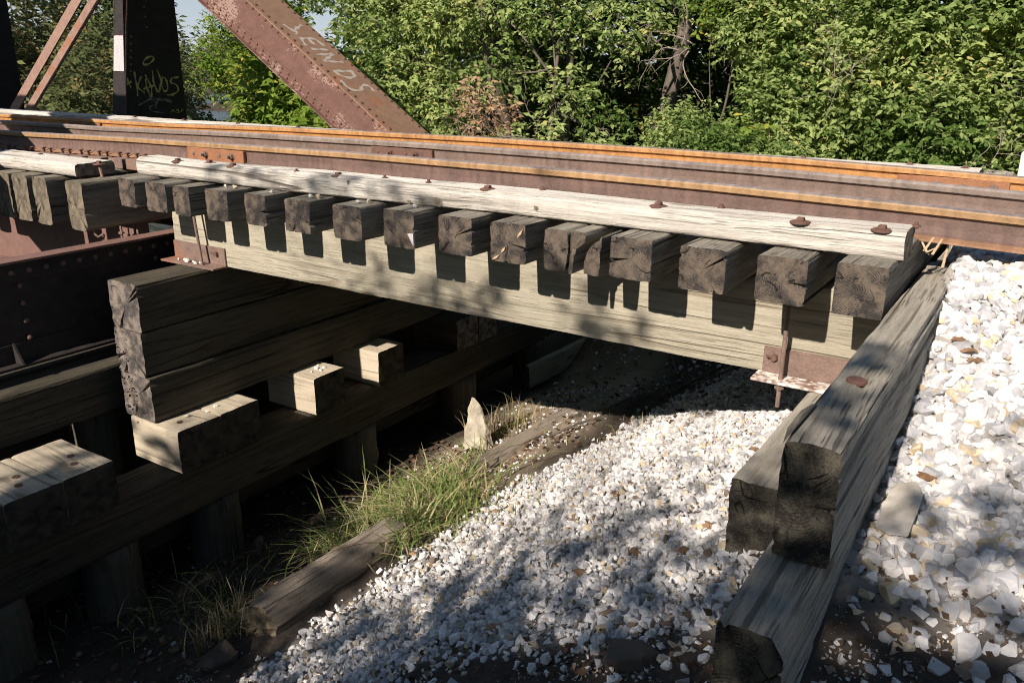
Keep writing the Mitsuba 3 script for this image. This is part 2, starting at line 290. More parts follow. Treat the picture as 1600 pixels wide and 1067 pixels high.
def timber(lo=None, hi=None, axis=0, seed=0, ds=0.045, dt=0.014, r=0.008, wear=0.008, rough=0.003, ncrack=4, warp=0.003, poly=None, L=None, org=None, post=None, cdepth=0.012, endrough=0.003, nsplit=0):
    rng = np.random.default_rng(1000 + seed)
    b, c = (axis + 1) % 3, (axis + 2) % 3
    if poly is None:
        lo, hi = np.array(lo, float), np.array(hi, float)
        L = hi[axis] - lo[axis]; W, H = hi[b] - lo[b], hi[c] - lo[c]
        P, N, C = section_box(W, H, min(r, W / 4, H / 4), dt)
        org = (lo + hi) / 2; org[axis] = lo[axis]
    else:
        P, N, C = section_poly(poly, dt); org = np.array(org, float)
        cen = P.mean(0); P = P - cen; org[b] += cen[0]; org[c] += cen[1]
    per = np.r_[0, np.cumsum(np.linalg.norm(np.diff(P, axis=0), axis=1))]
    m, ns = len(P), max(3, int(math.ceil(L / ds)) + 1)
    S = np.linspace(0, L, ns)
    ss, tt = np.meshgrid(S, per, indexing='ij')
    o = rng.uniform(0, 50, 3)
    g = nfbm(np.stack([ss * 2.2 + o[0], tt * 42 + o[1], ss * 0 + o[2]], -1), 3)
    disp = (g - 0.5) * 2 * rough
    wn = nz(np.stack([ss * 5 + o[1], tt * 6, ss * 0 + o[0]], -1)); wn2 = nz(np.stack([ss * 22 + o[2], tt * 9, ss * 0], -1))
    disp -= wear * C[None] * (0.25 + 1.5 * wn ** 2 + 0.5 * wn2)
    disp += warp * 2 * (nz(np.stack([ss * 1.1 + o[2], tt * 2.5, ss * 0 + 5], -1)) - 0.5)
    for _ in range(ncrack):
        t0 = rng.uniform(0, per[-1]); ln = rng.uniform(0.25, 0.9) * min(L, 1.6); s0 = rng.uniform(-0.2, max(0.05, L - 0.4 * ln))
        wdt = rng.uniform(0.4, 0.8) * dt; dep = rng.uniform(0.4, 1.0) * cdepth
        tc = t0 + (nz(np.stack([ss * 3 + o[0], ss * 0 + t0 * 9, ss * 0], -1)) - 0.5) * 0.02
        env = np.clip(np.minimum(ss - s0, s0 + ln - ss) / (0.25 * ln), 0, 1)
        disp -= dep * env * np.exp(-((tt - tc) / wdt) ** 2)
    SPL = [(int(rng.integers(m)), rng.uniform(0.018, 0.045), rng.uniform(0.15, 0.7), rng.choice([0.3, 0.6, 0.86], p=[0.2, 0.35, 0.45])) for _ in range(nsplit)]
    for jj, dep, ln, _ in SPL: disp -= 0.8 * cdepth * np.exp(-((tt - per[jj]) / (0.5 * dt)) ** 2) * np.clip(1 - ss / ln, 0, 1)
    Q = P[None] + N[None] * disp[..., None]
    V = np.zeros((ns, m, 3)); V[..., axis] = S[:, None]; V[..., b] = Q[..., 0]; V[..., c] = Q[..., 1]
    V[0, :, axis] += (nz(np.stack([tt[0] * 30, tt[0] * 0, tt[0] * 0 + seed], -1)) - 0.5) * 2 * endrough
    V[-1, :, axis] += (nz(np.stack([tt[0] * 30, tt[0] * 0 + 3, tt[0] * 0 + seed], -1)) - 0.5) * 2 * endrough
    so = 13.7 * (seed % 60)
    UV = np.stack([ss + so, tt], -1)
    # close the seam with a repeated column
    V = np.concatenate([V, V[:, :1]], 1); UV = np.concatenate([UV, np.stack([S + so, np.full(ns, per[-1] + np.linalg.norm(P[0] - P[-1]))], -1)[:, None]], 1)
    M = m + 1
    i, j = np.meshgrid(np.arange(ns - 1), np.arange(m), indexing='ij')
    q = np.stack([i * M + j, i * M + j + 1, (i + 1) * M + j + 1, (i + 1) * M + j], -1).reshape(-1, 4)
    F = [np.vstack([q[:, [0, 2, 1]], q[:, [0, 3, 2]]])]
    Vs, Us = [V.reshape(-1, 3)], [UV.reshape(-1, 2)]
    off = ns * M; cen = Q.mean(1)
    k40 = (seed % 50) + 1
    for e, sgn in ((0, -1), (ns - 1, 1)):
        rim = V[e, :m]; rings = [1.0, 0.86, 0.6, 0.3, 0.0]
        RV, RU = [], []
        for rr in rings:
            x = rim.copy(); x[:, b] = cen[e, 0] + (rim[:, b] - cen[e, 0]) * rr; x[:, c] = cen[e, 1] + (rim[:, c] - cen[e, 1]) * rr
            if rr < 1: x[:, axis] = S[e] + (nz(np.stack([x[:, b] * 40 + o[0], x[:, c] * 40, x[:, b] * 0 + e], -1)) - 0.5) * 2 * endrough
            if e == 0 and rr > 0:
                for jj, dep, _, rin in SPL:
                    if rr >= rin: x[jj, axis] += dep * (0.4 + 0.6 * rr)
            if rr > 0.9: RU.append(np.stack([x[:, b] + 40 * k40, x[:, c] + 200], -1))
            else: RU.append(np.stack([x[:, b] + 40 * k40, x[:, c] + 200], -1))
            RV.append(x)
        RV = np.array(RV); Vs.append(RV.reshape(-1, 3)); Us.append(np.array(RU).reshape(-1, 2))
        i, j = np.meshgrid(np.arange(len(rings) - 1), np.arange(m), indexing='ij')
        q = np.stack([i * m + j, i * m + (j + 1) % m, (i + 1) * m + (j + 1) % m, (i + 1) * m + j], -1).reshape(-1, 4) + off
        ft = np.vstack([q[:, [0, 1, 2]], q[:, [0, 2, 3]]])
        F.append(ft if sgn > 0 else ft[:, ::-1]); off += len(rings) * m
    V = np.vstack(Vs) + org; UV = np.vstack(Us); F = np.vstack(F)
    # outward check
    vol = np.einsum('ij,ij->i', V[F[:, 0]] - org, np.cross(V[F[:, 1]] - org, V[F[:, 2]] - org)).sum()
    if vol < 0: F = F[:, ::-1]
    if post is not None: V = post(V)
    return V, F, UV
def rotz(c, deg):
    a = math.radians(deg); c = np.asarray(c, float)
    M = np.array([[math.cos(a), -math.sin(a), 0], [math.sin(a), math.cos(a), 0], [0, 0, 1]])
    return lambda V: (V - c) @ M.T + c

_stones = []
_r0 = np.random.default_rng(5)
def _mk(rng, n, flat):
    p = rng.normal(size=(n, 3)); p /= np.linalg.norm(p, axis=1, keepdims=True)
    p = np.sign(p) * np.abs(p) ** rng.uniform(0.5, 0.8); p *= np.array([1.0, rng.uniform(0.7, 1.0), rng.uniform(*flat)])
    return hull(p)
for _ in range(48): _stones.append(_mk(_r0, int(_r0.integers(12, 17)), (0.6, 0.95)))
_low, _tiny = [_mk(_r0, int(_r0.integers(9, 11)), (0.6, 0.95)) for _ in range(48)], [_mk(_r0, 6, (0.5, 0.9)) for _ in range(30)]
def stones(pos, size, seed, tones=None, pool=None):
    pool = pool or _stones
    """one mesh of crushed stones with per-stone uv = (kind, brightness)"""
    rng = np.random.default_rng(seed)
    V, F, U, o = [], [], [], 0
    for p, s in zip(pos, size):
        v, f = pool[rng.integers(len(pool))]
        q = rng.normal(size=4); q /= np.linalg.norm(q); w, x, y, z = q
        R = np.array([[1 - 2 * (y * y + z * z), 2 * (x * y - z * w), 2 * (x * z + y * w)], [2 * (x * y + z * w), 1 - 2 * (x * x + z * z), 2 * (y * z - x * w)], [2 * (x * z - y * w), 2 * (y * z + x * w), 1 - 2 * (x * x + y * y)]])
        if rng.random() < 0.6:
            a = rng.uniform(0, 6.28); tl = rng.normal(0, 0.35, 2)
            Rz = np.array([[math.cos(a), -math.sin(a), 0], [math.sin(a), math.cos(a), 0], [0, 0, 1]])
            ca, sa, cb, sb = math.cos(tl[0]), math.sin(tl[0]), math.cos(tl[1]), math.sin(tl[1])
            R = np.array([[1, 0, 0], [0, ca, -sa], [0, sa, ca]]) @ np.array([[cb, 0, sb], [0, 1, 0], [-sb, 0, cb]]) @ Rz
        vv = v @ R.T * s * 0.5 + p
        V.append(vv); F.append(f + o); o += len(vv)
        U.append(np.tile([rng.random() if tones is None else tones(rng), rng.random()], (len(vv), 1)))
    return np.vstack(V), np.vstack(F), np.vstack(U)

# ---------------------------------------------------------------- ground
_fx = np.array([-200, -60, -30, -14, -9.5, -7, -5.5, -4.6, -4.07, -3.4, -2.8, -2.25, -1.85, -1.15, -0.81, -0.4, 0.3])
_fz = np.array([-4.8, -4.8, -4.8, -4.7, -4.1, -3.25, -3.0, -2.75, -2.64, -2.40, -2.2, -1.87, -1.56, -1.2, -0.99, -0.82, -0.78])
_gy = np.array([-200, -30, -6, -3.4, -1.72, -1.5, -1.26, -0.97, -0.49, 0, 0.35, 0.62, 0.75, 1.5, 2.35, 2.6, 3.4, 4.5, 8, 30, 400])
_gz = np.array([-2.2, -1.8, -1.25, -0.97, -0.85, -0.78, -0.70, -0.65, -0.62, -0.43, -0.27, -0.16, -0.12, -0.10, -0.09, -0.2, -0.5, -0.85, -1.2, -1.8, -2.5])
def sst(a, b, x):
    t = np.clip((x - a) / (b - a), 0, 1); return t * t * (3 - 2 * t)
def ground_z(x, y):
    x, y = np.asarray(x, float), np.asarray(y, float)
    left = np.interp(x, _fx, _fz)
    # beyond the bridge the bank is wider: the river bends away to the upper left
    along = (x + 9) * -0.743 + (y - 6) * 0.67
    side = (x + 9) * 0.67 + (y - 6) * 0.743           # > 0: this bank
    bank = np.interp(side, [-60, -36, -30, -24, 0.0, 1.8, 4, 12], [-2.2, -2.8, -3.4, -5.0, -5.0, -3.5, -2.6, -1.9])
    k = sst(4.0, 7.5, y)
    left = left * (1 - k) + np.where(y > 4, np.maximum(bank, np.where(side > 2.2, -3.0, -9)), left) * k
    k2 = sst(-26, -32, x) * (1 - k)
    left = left * (1 - k2) + -2.6 * k2
    right = np.interp(y, _gy, _gz)
    w_in = sst(-0.47, -0.37, x)                        # behind the retaining planks
    w_far = sst(-7.0, -1.0, x)
    wy = sst(4.2, 6.0, y)
    w = w_in * (1 - wy) + w_far * wy
    wf = sst(-1.6, -2.2, y)
    w = w * (1 - wf) + sst(-1.2, 0.4, x) * wf
    return left * (1 - w) + right * w
def graded(segs):
    out = []
    for a, b, d in segs: out += list(np.arange(a, b, d))
    return np.array(out + [segs[-1][1]])
gx = np.r_[-graded([(60, 400, 40)])[::-1], graded([(-58, -16, 2.0), (-16, -8, 0.5), (-8, -3.6, 0.14), (-3.6, -0.6, 0.08), (-0.6, -0.3, 0.02), (-0.3, 2.0, 0.08), (2.0, 8, 0.5), (8, 60, 5), (60, 400, 40)])]
gyv = np.r_[-graded([(40, 400, 40)])[::-1], graded([(-38, -8, 3), (-8, -3, 0.4), (-3, 4.5, 0.085), (4.5, 9, 0.3), (9, 60, 1.5), (60, 400, 20)])]
GX, GY = np.meshgrid(gx, gyv, indexing='ij')
GZ = ground_z(GX, GY)
near = (np.abs(GX + 2) < 6) & (np.abs(GY - 1) < 5)
GZ += np.where(near, (nfbm(np.stack([GX * 4, GY * 4, GX * 0], -1), 4) - 0.5) * 0.07, (nfbm(np.stack([GX * 0.3, GY * 0.3, GX * 0], -1), 3) - 0.5) * 0.5)
i, j = np.meshgrid(np.arange(len(gx) - 1), np.arange(len(gyv) - 1), indexing='ij'); m = len(gyv)
q = np.stack([i * m + j, (i + 1) * m + j, (i + 1) * m + j + 1, i * m + j + 1], -1).reshape(-1, 4)
solo('ground', (np.stack([GX, GY, GZ], -1).reshape(-1, 3), np.vstack([q[:, [0, 1, 2]], q[:, [0, 2, 3]]])), 'earth', 'dark soil embankment sloping down to the river', 'ground', kind='structure', smooth=True)
solo('river', (np.array([[-400, -200, -4.0], [-6.5, -200, -4.0], [-6.5, 400, -4.0], [-400, 400, -4.0]], float), np.array([[0, 1, 2], [0, 2, 3]])), 'river_water', 'rippled blue grey river under and behind the bridge', 'river', kind='structure')

# ---------------------------------------------------------------- track: rails, joint bars, spikes
def bow(x): return np.interp(x, [-40, -12, -8, -6.3, -4, -2.5, -1.5, -1.0, -0.5, 0, 4], [-0.06, -0.06, -0.035, 0.0, 0.022, 0.022, 0.014, 0.004, -0.006, -0.02, -0.06])
def rail_profile():
    half = [(0.070, 0.0), (0.070, 0.010), (0.030, 0.020), (0.0105, 0.030), (0.0085, 0.060), (0.0095, 0.100), (0.016, 0.110), (0.0345, 0.116), (0.0345, 0.122), (0.0355, 0.140), (0.033, 0.147), (0.024, 0.1505), (0.0, 0.152)]
    return np.array(half + [(-y, z) for y, z in half[:-1][::-1]])
def rail_mesh(yc, x0, x1):
    pr = rail_profile(); X = np.arange(x0, x1 + 0.01, 0.25); X[-1] = x1; n = len(pr)
    V, U = [], []
    zc = np.where(pr[:, 1] > 0.1475, 0.16, pr[:, 1])
    for x in X:
        V.append(np.stack([np.full(n, x), yc + pr[:, 0], bow(x) + pr[:, 1]], 1))
        U.append(np.stack([np.full(n, x), pr[:, 1]], 1))
    V, U = np.vstack(V), np.vstack(U)
    i, j = np.meshgrid(np.arange(len(X) - 1), np.arange(n), indexing='ij')
    q = np.stack([i * n + j, i * n + (j + 1) % n, (i + 1) * n + (j + 1) % n, (i + 1) * n + j], -1).reshape(-1, 4)
    F = np.vstack([q[:, [0, 2, 1]], q[:, [0, 3, 2]]])
    c = [(0, k, k + 1) for k in range(1, n - 1)]; e = (len(X) - 1) * n
    F = np.vstack([F, np.array(c), np.array([(e, e + b, e + a) for _, a, b in c])])
    # split so that each facet keeps its own uv band
    V2, U2 = V[F].reshape(-1, 3), U[F].reshape(-1, 3, 2)
    zc = U2[:, :, 1].mean(1); zb = np.where(zc > 0.1455, 0.16, np.where(zc > 0.1105, 0.12, np.where(zc > 0.021, 0.05, 0.01)))
    U2[:, :, 1] = zb[:, None]
    return (V2, np.arange(len(V2)).reshape(-1, 3)), U2.reshape(-1, 2)
def rail(base, yc, x0, x1, mat, label, group=None):
    k = thing(base, label, 'rail', group)
    m, u = rail_mesh(yc, x0, x1); put(k + '__rail_body', m, mat, False, u); return k
def joint_bar(rk, yf, x0, x1, z0, z1, mat, bolts, r=0.017, label=None):
    """splice bar on the near face of a rail; bolts: (x, kind)"""
    k = numbered(rk + '__joint_bar')
    zb = bow((x0 + x1) / 2)
    put(k, cat(box((x0, yf, zb + z0), (x1, yf + 0.03, zb + z1), 0.004), box((x0, yf - 0.022, zb + 0.016), (x1, yf + 0.01, zb + 0.03), 0.003)), mat)
    if label: tag(k, label)
    for x, kind in bolts:
        z = zb + 0.066; c = np.array([x, yf, z]); d = np.array([0, -1.0, 0])
        if kind == 'nut': m = cat(hexnut(c, d, r * 1.25, 0.022), tube([c, c + d * 0.05], 0.011, 8), tube([c, c + d * 0.006], r * 1.5, 12))
        else: m = dome(c, d, r, 0.75)
        part(k, 'bolt', m, 'rust_dark' if mat != 'rust_orange' else 'rust_bracket')
YN, YM, YF = 0.785, 1.595, 2.29
near_rail = rail('rail', YN, -40, 6, 'rail_near', 'nearest rusty rail, orange head over a brown web, along the pale guard timber')
joint_bar(near_rail, YN - 0.042, -5.62, -4.99, 0.026, 0.110, 'rust_orange', [(-5.545, 'dome'), (-5.40, 'nut'), (-5.25, 'dome'), (-5.11, 'nut')], label='orange splice bar bolted to the nearest rail')
mid_rail = rail('rail', YM, -40, 6, 'rail_mid', 'grey brown middle guard rail running between the two running rails')
joint_bar(mid_rail, YM - 0.038, -4.50, -3.91, 0.026, 0.106, 'rust_dark', [(-4.43, 'dome'), (-4.30, 'nut'), (-4.16, 'dome'), (-4.055, 'nut')], 0.015)
far_rail = rail('rail', YF, -40, 6, 'rail_far', 'farthest rail with bright orange rusty web, next to the thicket')
joint_bar(far_rail, YF - 0.042, -0.865, -0.262, 0.026, 0.112, 'rust_orange', [(-0.785, 'dome'), (-0.64, 'nut'), (-0.49, 'dome'), (-0.34, 'nut')], label='red orange four bolt splice bar')
joint_bar(far_rail, YF - 0.042, -9.75, -9.15, 0.026, 0.112, 'rust_orange', [(-9.6, 'dome'), (-9.45, 'nut'), (-9.3, 'dome'), (-9.2, 'nut')])

# ---------------------------------------------------------------- ties
TIES = [  # x left, x right, z top, z bottom
    (-0.69, -0.50, 0.006, -0.200), (-1.003, -0.798, 0.0, -0.194), (-1.339, -1.133, -0.004, -0.192), (-1.672, -1.471, 0.0, -0.186),
    None, (-2.325, -2.124, 0.0, -0.195), (-2.649, -2.441, 0.002, -0.195), (-3.020, -2.811, -0.003, -0.200), (-3.390, -3.184, -0.013, -0.202),
    (-3.775, -3.575, -0.016, -0.205), (-4.119, -3.940, -0.015, -0.202), (-4.478, -4.279, -0.018, -0.208), (-4.804, -4.637, -0.021, -0.214),
    (-5.088, -4.882, -0.021, -0.210), (-5.384, -5.210, -0.020, -0.208)]
TIE_SAY = ['dark tie end with a wide split down its top, first beside the abutment plank', 'dark tie end with round growth rings, second from the abutment plank', 'dark tie end cracked across its top left corner, third from the abutment plank',
           'square tie end with pale fan mark, just right of the burst tie', '', 'dark tarry tie end with two pale splinter scars, just left of the burst tie', 'brown tarry tie end, second left of the burst tie', 'tarry tie end with a white chipped lower right corner',
           'brown tie end with a long slanting check, left of the white chipped tie', 'brown tie end with branching cracks, second left of the white chipped tie', 'dark rounded tie end, third left of the white chipped tie', 'tie end split level across its middle, fourth left of the white chipped tie',
           'dark tie end with a pale teardrop scar, above the left stringer bracket', 'small greenish tie end, second from the left end of the stringer', 'small weathered tie end against the deep end tie of the truss span']
for n, t in enumerate(TIES):
    if t is None:
        k = thing('railroad_tie', 'rotten burst tie end broken into slabs with a dark cavity', 'railroad tie', 'ties of the timber approach span'); z = 0
        part(k, 'slab', timber(axis=1, poly=[(0.0, -2.019), (0.0, -1.895), (-0.09, -1.888), (-0.198, -1.905), (-0.2, -2.018)], L=3.05, org=(0, 0.0, 0), seed=71, wear=0.006, ncrack=3, endrough=0.006), 'wood_tie')
        part(k, 'slab', timber(axis=1, poly=[(-0.001, -1.882), (-0.003, -1.80), (-0.035, -1.800), (-0.085, -1.845), (-0.12, -1.862), (-0.202, -1.866), (-0.2, -1.886), (-0.1, -1.876)], L=3.03, org=(0, 0.004, 0), seed=72, wear=0.004, ncrack=2, dt=0.011, endrough=0.008), 'wood_tie')
        part(k, 'splinter', timber(axis=1, poly=[(-0.012, -1.722), (-0.03, -1.738), (-0.075, -1.79), (-0.145, -1.806), (-0.195, -1.815), (-0.2, -1.733)], L=2.9, org=(0, 0.012, 0), seed=73, wear=0.004, ncrack=2, dt=0.011, endrough=0.008), 'wood_tie')
        continue
    x0, x1, z1, z0 = t
    k = thing('railroad_tie', TIE_SAY[n], 'railroad tie', 'ties of the timber approach span')
    m = timber((x0, 0, z0), (x1, 3.05, z1), 1, 20 + n, r=0.003, dt=0.010, ds=0.05, wear=0.0045, rough=0.003, ncrack=9, cdepth=0.018, endrough=0.004, warp=0.003, nsplit=(n * 7) % 4)
    if n == 7:
        part(k, 'tie_body', m, 'wood_tie'); part(k, 'chip_scar', hull([(x1 - 0.045, -0.004, -0.12), (x1 - 0.004, -0.006, -0.115), (x1 - 0.003, -0.005, -0.185), (x1 - 0.03, -0.002, -0.15), (x1 - 0.02, 0.02, -0.14)]), 'sign_white', label='white chipped corner')
    elif n == 5:
        part(k, 'tie_body', m, 'wood_tie')
        for (ax, az, bx, bz) in ((-2.27, -0.16, -2.315, -0.19), (-2.235, -0.115, -2.262, -0.15), (-2.135, -0.02, -2.17, -0.065)):
            part(k, 'splinter_scar', hull([(ax, -0.007, az), (bx, -0.007, bz), ((ax + bx) / 2 + 0.006, -0.008, (az + bz) / 2 - 0.005), ((ax + bx) / 2 - 0.005, -0.008, (az + bz) / 2 + 0.004), ((ax + bx) / 2, 0.02, (az + bz) / 2)]), 'splinter_wood')
    else: put(k, (m[0], m[1]), 'wood_tie', True, m[2])
xt = -5.828
for n in range(24):
    if n < 4:
        x0, x1 = [(-6.04, -5.838), (-6.478, -6.290), (-6.757, -6.553), (-7.02, -6.812)][n]
    else: x1 = -7.02 - 0.085 - (n - 4) * 0.29; x0 = x1 - 0.205
    if x0 < -14.5: break
    say = ['deep grey end tie of the truss span with a bolt standing on it', 'deep tie end, second of the truss span', 'deep tie end, third of the truss span', 'deep tie end cut by the left edge of the view'][n] if n < 4 else 'deep truss span tie beyond the left edge of the view'
    solo('bridge_tie', timber((x0, 0, -0.44), (x1, 3.05, -0.088 if n < 4 else -0.08), 1, 45 + n, wear=0.009, r=0.005, ncrack=6, rough=0.003, endrough=0.004, dt=0.016 if n < 4 else 0.05, ds=0.06 if n < 4 else 0.2, nsplit=3 if n < 4 else 0), 'wood_truss_tie', say, 'bridge tie', 'deep ties of the truss span')

# ---------------------------------------------------------------- guard timbers with bolts
def bolt_on(parent, x, y, z, washer=True, square=True):
    z += 0.003
    if washer:
        k = part(parent, 'bolt', box((x - 0.015, y - 0.015, z + 0.002), (x + 0.015, y + 0.015, z + 0.017), 0.003), 'rust_dark')
        part(k, 'washer', tube([(x, y, z - 0.008), (x, y, z - 0.001), (x, y, z + 0.003)], [0.043, 0.043, 0.030], 18), 'rust_dark')
    else: part(parent, 'bolt', cat(tube([(x, y, z - 0.01), (x, y, z + 0.016)], 0.008, 7), tube([(x, y, z - 0.004), (x, y, z + 0.005)], 0.017, 9)), 'rust_dark')
def sag(z0):
    def f(V):
        V = V.copy(); V[:, 2] += np.interp(V[:, 0], [-5.3, -4.0, -2.5, 0], [-0.02, -0.012, 0, 0]); return V
    return f
k = thing('guard_timber', 'long bleached guard timber bolted across the near tie ends', 'guard timber')
put(k + '__timber', *(lambda m: ((m[0], m[1]), 'wood_guard', True, m[2]))(timber((-5.40, 0.165, 0.0), (-0.482, 0.375, 0.122), 0, 1, ds=0.03, dt=0.009, r=0.012, wear=0.012, rough=0.0035, ncrack=22, cdepth=0.009, warp=0.006, post=sag(0))))
for x, y in [(-4.99, 0.2), (-4.73, 0.25), (-4.45, 0.21), (-3.543, 0.215), (-2.495, 0.221), (-1.546, 0.222), (-0.894, 0.185), (-0.577, 0.19)]: bolt_on(k, x, y, 0.116 + np.interp(x, [-5.3, -4, -2.5, 0], [-.02, -.012, 0, 0]))
for x, y in [(-3.87, 0.2), (-3.22, 0.25), (-2.888, 0.227), (-2.23, 0.33), (-1.287, 0.33), (-0.473, 0.33)]: bolt_on(k, x, y, 0.118 + np.interp(x, [-5.3, -4, -2.5, 0], [-.02, -.012, 0, 0]), False)
def knot_disc(parent, c, n, r):
    c, n = np.asarray(c), np.asarray(n); d, a, b = frame(n)
    rng = np.random.default_rng(int(abs(c[0]) * 977)); th = np.arange(11) * 2 * np.pi / 11
    pts = [c + (math.cos(t) * a * 1.15 + math.sin(t) * b) * r * rng.uniform(0.8, 1.1) for t in th] + [c + d * 0.002 + (math.cos(t) * a + math.sin(t) * b) * r * 0.5 for t in th] + [c - d * 0.01]
    part(parent, 'knot', hull(pts), 'wood_log')
for x, z, r in [(-3.42, 0.085, 0.017), (-2.78, 0.035, 0.026), (-2.98, 0.018, 0.012), (-2.17, 0.06, 0.012)]: knot_disc(k, (x, 0.1665, z - 0.004), (0, -1, 0), r)
k = thing('guard_timber', 'bleached near guard timber of the truss span ending above the deep end tie', 'guard timber')
put(k + '__timber', *(lambda m: ((m[0], m[1]), 'wood_guard', True, m[2]))(timber((-15, 0.115, -0.082), (-6.085, 0.43, 0.014), 0, 2, ds=0.035, dt=0.010, r=0.006, wear=0.008, ncrack=18, cdepth=0.01, warp=0.005)))
for x, y in [(-7.515, 0.34), (-6.912, 0.33)]: bolt_on(k, x, y, 0.006)
k = thing('guard_timber', 'pale far guard timber against the thicket, right of the truss end post', 'guard timber')
put(k + '__timber', *(lambda m: ((m[0], m[1]), 'wood_guard', True, m[2]))(timber((-5.45, 2.675, -0.005), (-0.46, 2.885, 0.115), 0, 3, dt=0.012, wear=0.010, ncrack=14, post=sag(0))))
for x in [-4.99, -4.05, -3.7, -2.58, -1.576, -0.883, -0.554]: bolt_on(k, x, 2.80, 0.110 + np.interp(x, [-5.3, -4, -2.5, 0], [-.02, -.012, 0, 0]))
k = thing('guard_timber', 'far guard timber of the truss span, half in shadow below the truss post', 'guard timber')
put(k + '__timber', *(lambda m: ((m[0], m[1]), 'wood_guard', True, m[2]))(timber((-26, 2.66, -0.082), (-5.56, 2.95, 0.10), 0, 4, dt=0.014, ds=0.06, wear=0.012, ncrack=14)))
for x in [-5.7, -6.6, -7.5, -8.4, -9.3]: bolt_on(k, x, 2.80, 0.097)
kb = thing('standing_bolt', 'rusty bolt with washer standing upright on the deep end tie', 'bolt')
put(kb + '__shank', tube([(-6.0, 0.27, -0.10), (-6.03, 0.275, 0.004)], 0.011, 8), 'rust_bracket'); part(kb, 'washer', tube([(-6.03, 0.275, 0.0), (-6.03, 0.275, 0.008)], 0.044, 14), 'rust_dark'); part(kb, 'nut', hexnut((-6.03, 0.275, 0.008), (0, 0, 1), 0.02, 0.02), 'rust_dark')

# tie plates and spikes along the near rail on the truss span
for n, xc in enumerate([-6.15, -6.38, -6.66, -6.92, -7.2, -7.49, -7.78, -8.07, -8.36]):
    z = -0.083; k = thing('tie_plate', 'rusty tie plate with spikes under the nearest rail on the truss span', 'tie plate', 'tie plates on the truss span')
    zt = max(z + 0.02, float(bow(xc)) - 0.004)
    put(k + '__plate', box((xc - 0.09, YN - 0.16, z), (xc + 0.09, YN + 0.16, zt), 0.004), 'rust_bracket')
    for s in (-0.05, 0.055):
        part(k, 'spike', cat(box((xc + s - 0.008, YN - 0.088, zt - 0.02), (xc + s + 0.008, YN - 0.072, zt + 0.03), 0.002), box((xc + s - 0.013, YN - 0.096, zt + 0.028), (xc + s + 0.013, YN - 0.06, zt + 0.042), 0.004)), 'rust_dark')

# ---------------------------------------------------------------- stringers and steel angles
k = solo('bridge_stringer', timber((-5.45, 0.43, -0.658), (-0.53, 0.63, -0.206), 0, 5, ds=0.05, dt=0.013, wear=0.005, rough=0.0016, ncrack=9, cdepth=0.006, warp=0.002), 'wood_stringer', 'deep pale sunlit timber stringer under the near tie ends', 'stringer')
for y0, say in ((0.68, 'second'), (0.93, 'third'), (1.95, 'fourth'), (2.2, 'fifth'), (2.45, 'sixth')):
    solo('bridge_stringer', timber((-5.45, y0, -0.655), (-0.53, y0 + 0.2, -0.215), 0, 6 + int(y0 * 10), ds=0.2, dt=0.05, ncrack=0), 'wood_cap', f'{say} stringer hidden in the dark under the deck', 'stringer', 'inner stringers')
def bracket(xa, xb, say, slotx, rodx, rodtop, tilt, fl='rust_bracket'):
    k = thing('steel_angle', say, 'bracket')
    put(k + '__plate', box((xa, 0.415, -0.645), (xb, 0.4295, -0.520), 0.002), 'rust_bracket')
    part(k, 'flange', box((xa - 0.02, 0.305, -0.659), (xb, 0.43, -0.6455), 0.002), fl)
    part(k, 'lag_bolt', cat(tube([(slotx, 0.416, -0.565), (slotx, 0.395, -0.565)], 0.017, 6), tube([(slotx, 0.40, -0.565), (slotx - 0.03, 0.385, -0.555)], 0.007, 6)), 'rust_dark')
    r = part(k, 'rod', tube([(rodx + tilt, 0.36, rodtop), (rodx, 0.345, -0.78)], 0.0105, 10), 'rust_bracket')
    part(r, 'nut', cat(hexnut((rodx, 0.3455, -0.662), (0, 0, -1), 0.024, 0.024), tube([(rodx, 0.3455, -0.686), (rodx, 0.3455, -0.692)], 0.018, 10)), 'rust_bracket')
    return k
bracket(-5.45, -4.885, 'rusty steel angle with leaning rod at the left stringer end', -4.965, -5.035, -0.25, -0.075)
bracket(-1.052, -0.56, 'rusty steel angle with upright rod at the right stringer end', -1.0, -0.945, -0.20, 0.0, 'rust_dusty')
def pebble_group(pts, sz, say, group, tone=0.2, seed=1):
    for n, p in enumerate(pts):
        V, F, U = stones([np.array(p)], [sz * (0.7 + 0.6 * ((n * 37) % 11) / 11)], seed * 100 + n, lambda r: tone)
        solo('pebble', (V, F), 'stone', say, 'pebble', group, uv=U)
pebble_group([(-5.33, .36, -.638), (-5.27, .37, -.636), (-5.22, .35, -.637), (-5.16, .36, -.636), (-5.12, .34, -.637), (-5.09, .37, -.637)], 0.035, 'white pebble on the left steel angle flange', 'pebbles on the left steel angle', seed=1)

# ---------------------------------------------------------------- timber bent at the left: cap stack, blocks, cap beam, piles
for n, (za, zb, say) in enumerate([(-0.988, -0.66, 'topmost of the three stacked cap timbers, checked end and dusty top'), (-1.31, -0.991, 'middle of the three stacked cap timbers'), (-1.636, -1.313, 'lowest of the three stacked cap timbers, tar stained end')]):
    x1 = [-4.978, -4.985, -4.965][n]
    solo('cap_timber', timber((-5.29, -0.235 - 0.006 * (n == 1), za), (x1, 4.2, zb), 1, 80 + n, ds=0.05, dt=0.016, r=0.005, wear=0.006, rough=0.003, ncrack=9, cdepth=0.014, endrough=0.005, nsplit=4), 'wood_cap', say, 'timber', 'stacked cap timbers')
rs = np.random.default_rng(3); ms = []
for _ in range(70):
    n = rs.integers(3); ms.append(dome((min(max([-5.24, -5.2, -5.22][n] + rs.normal(0, 0.05), -5.28), -5.0), -0.240, [-1.12, -1.35, -1.5][n] + rs.normal(0, 0.08)), (0, -1, 0), rs.uniform(0.003, 0.008), 0.6))
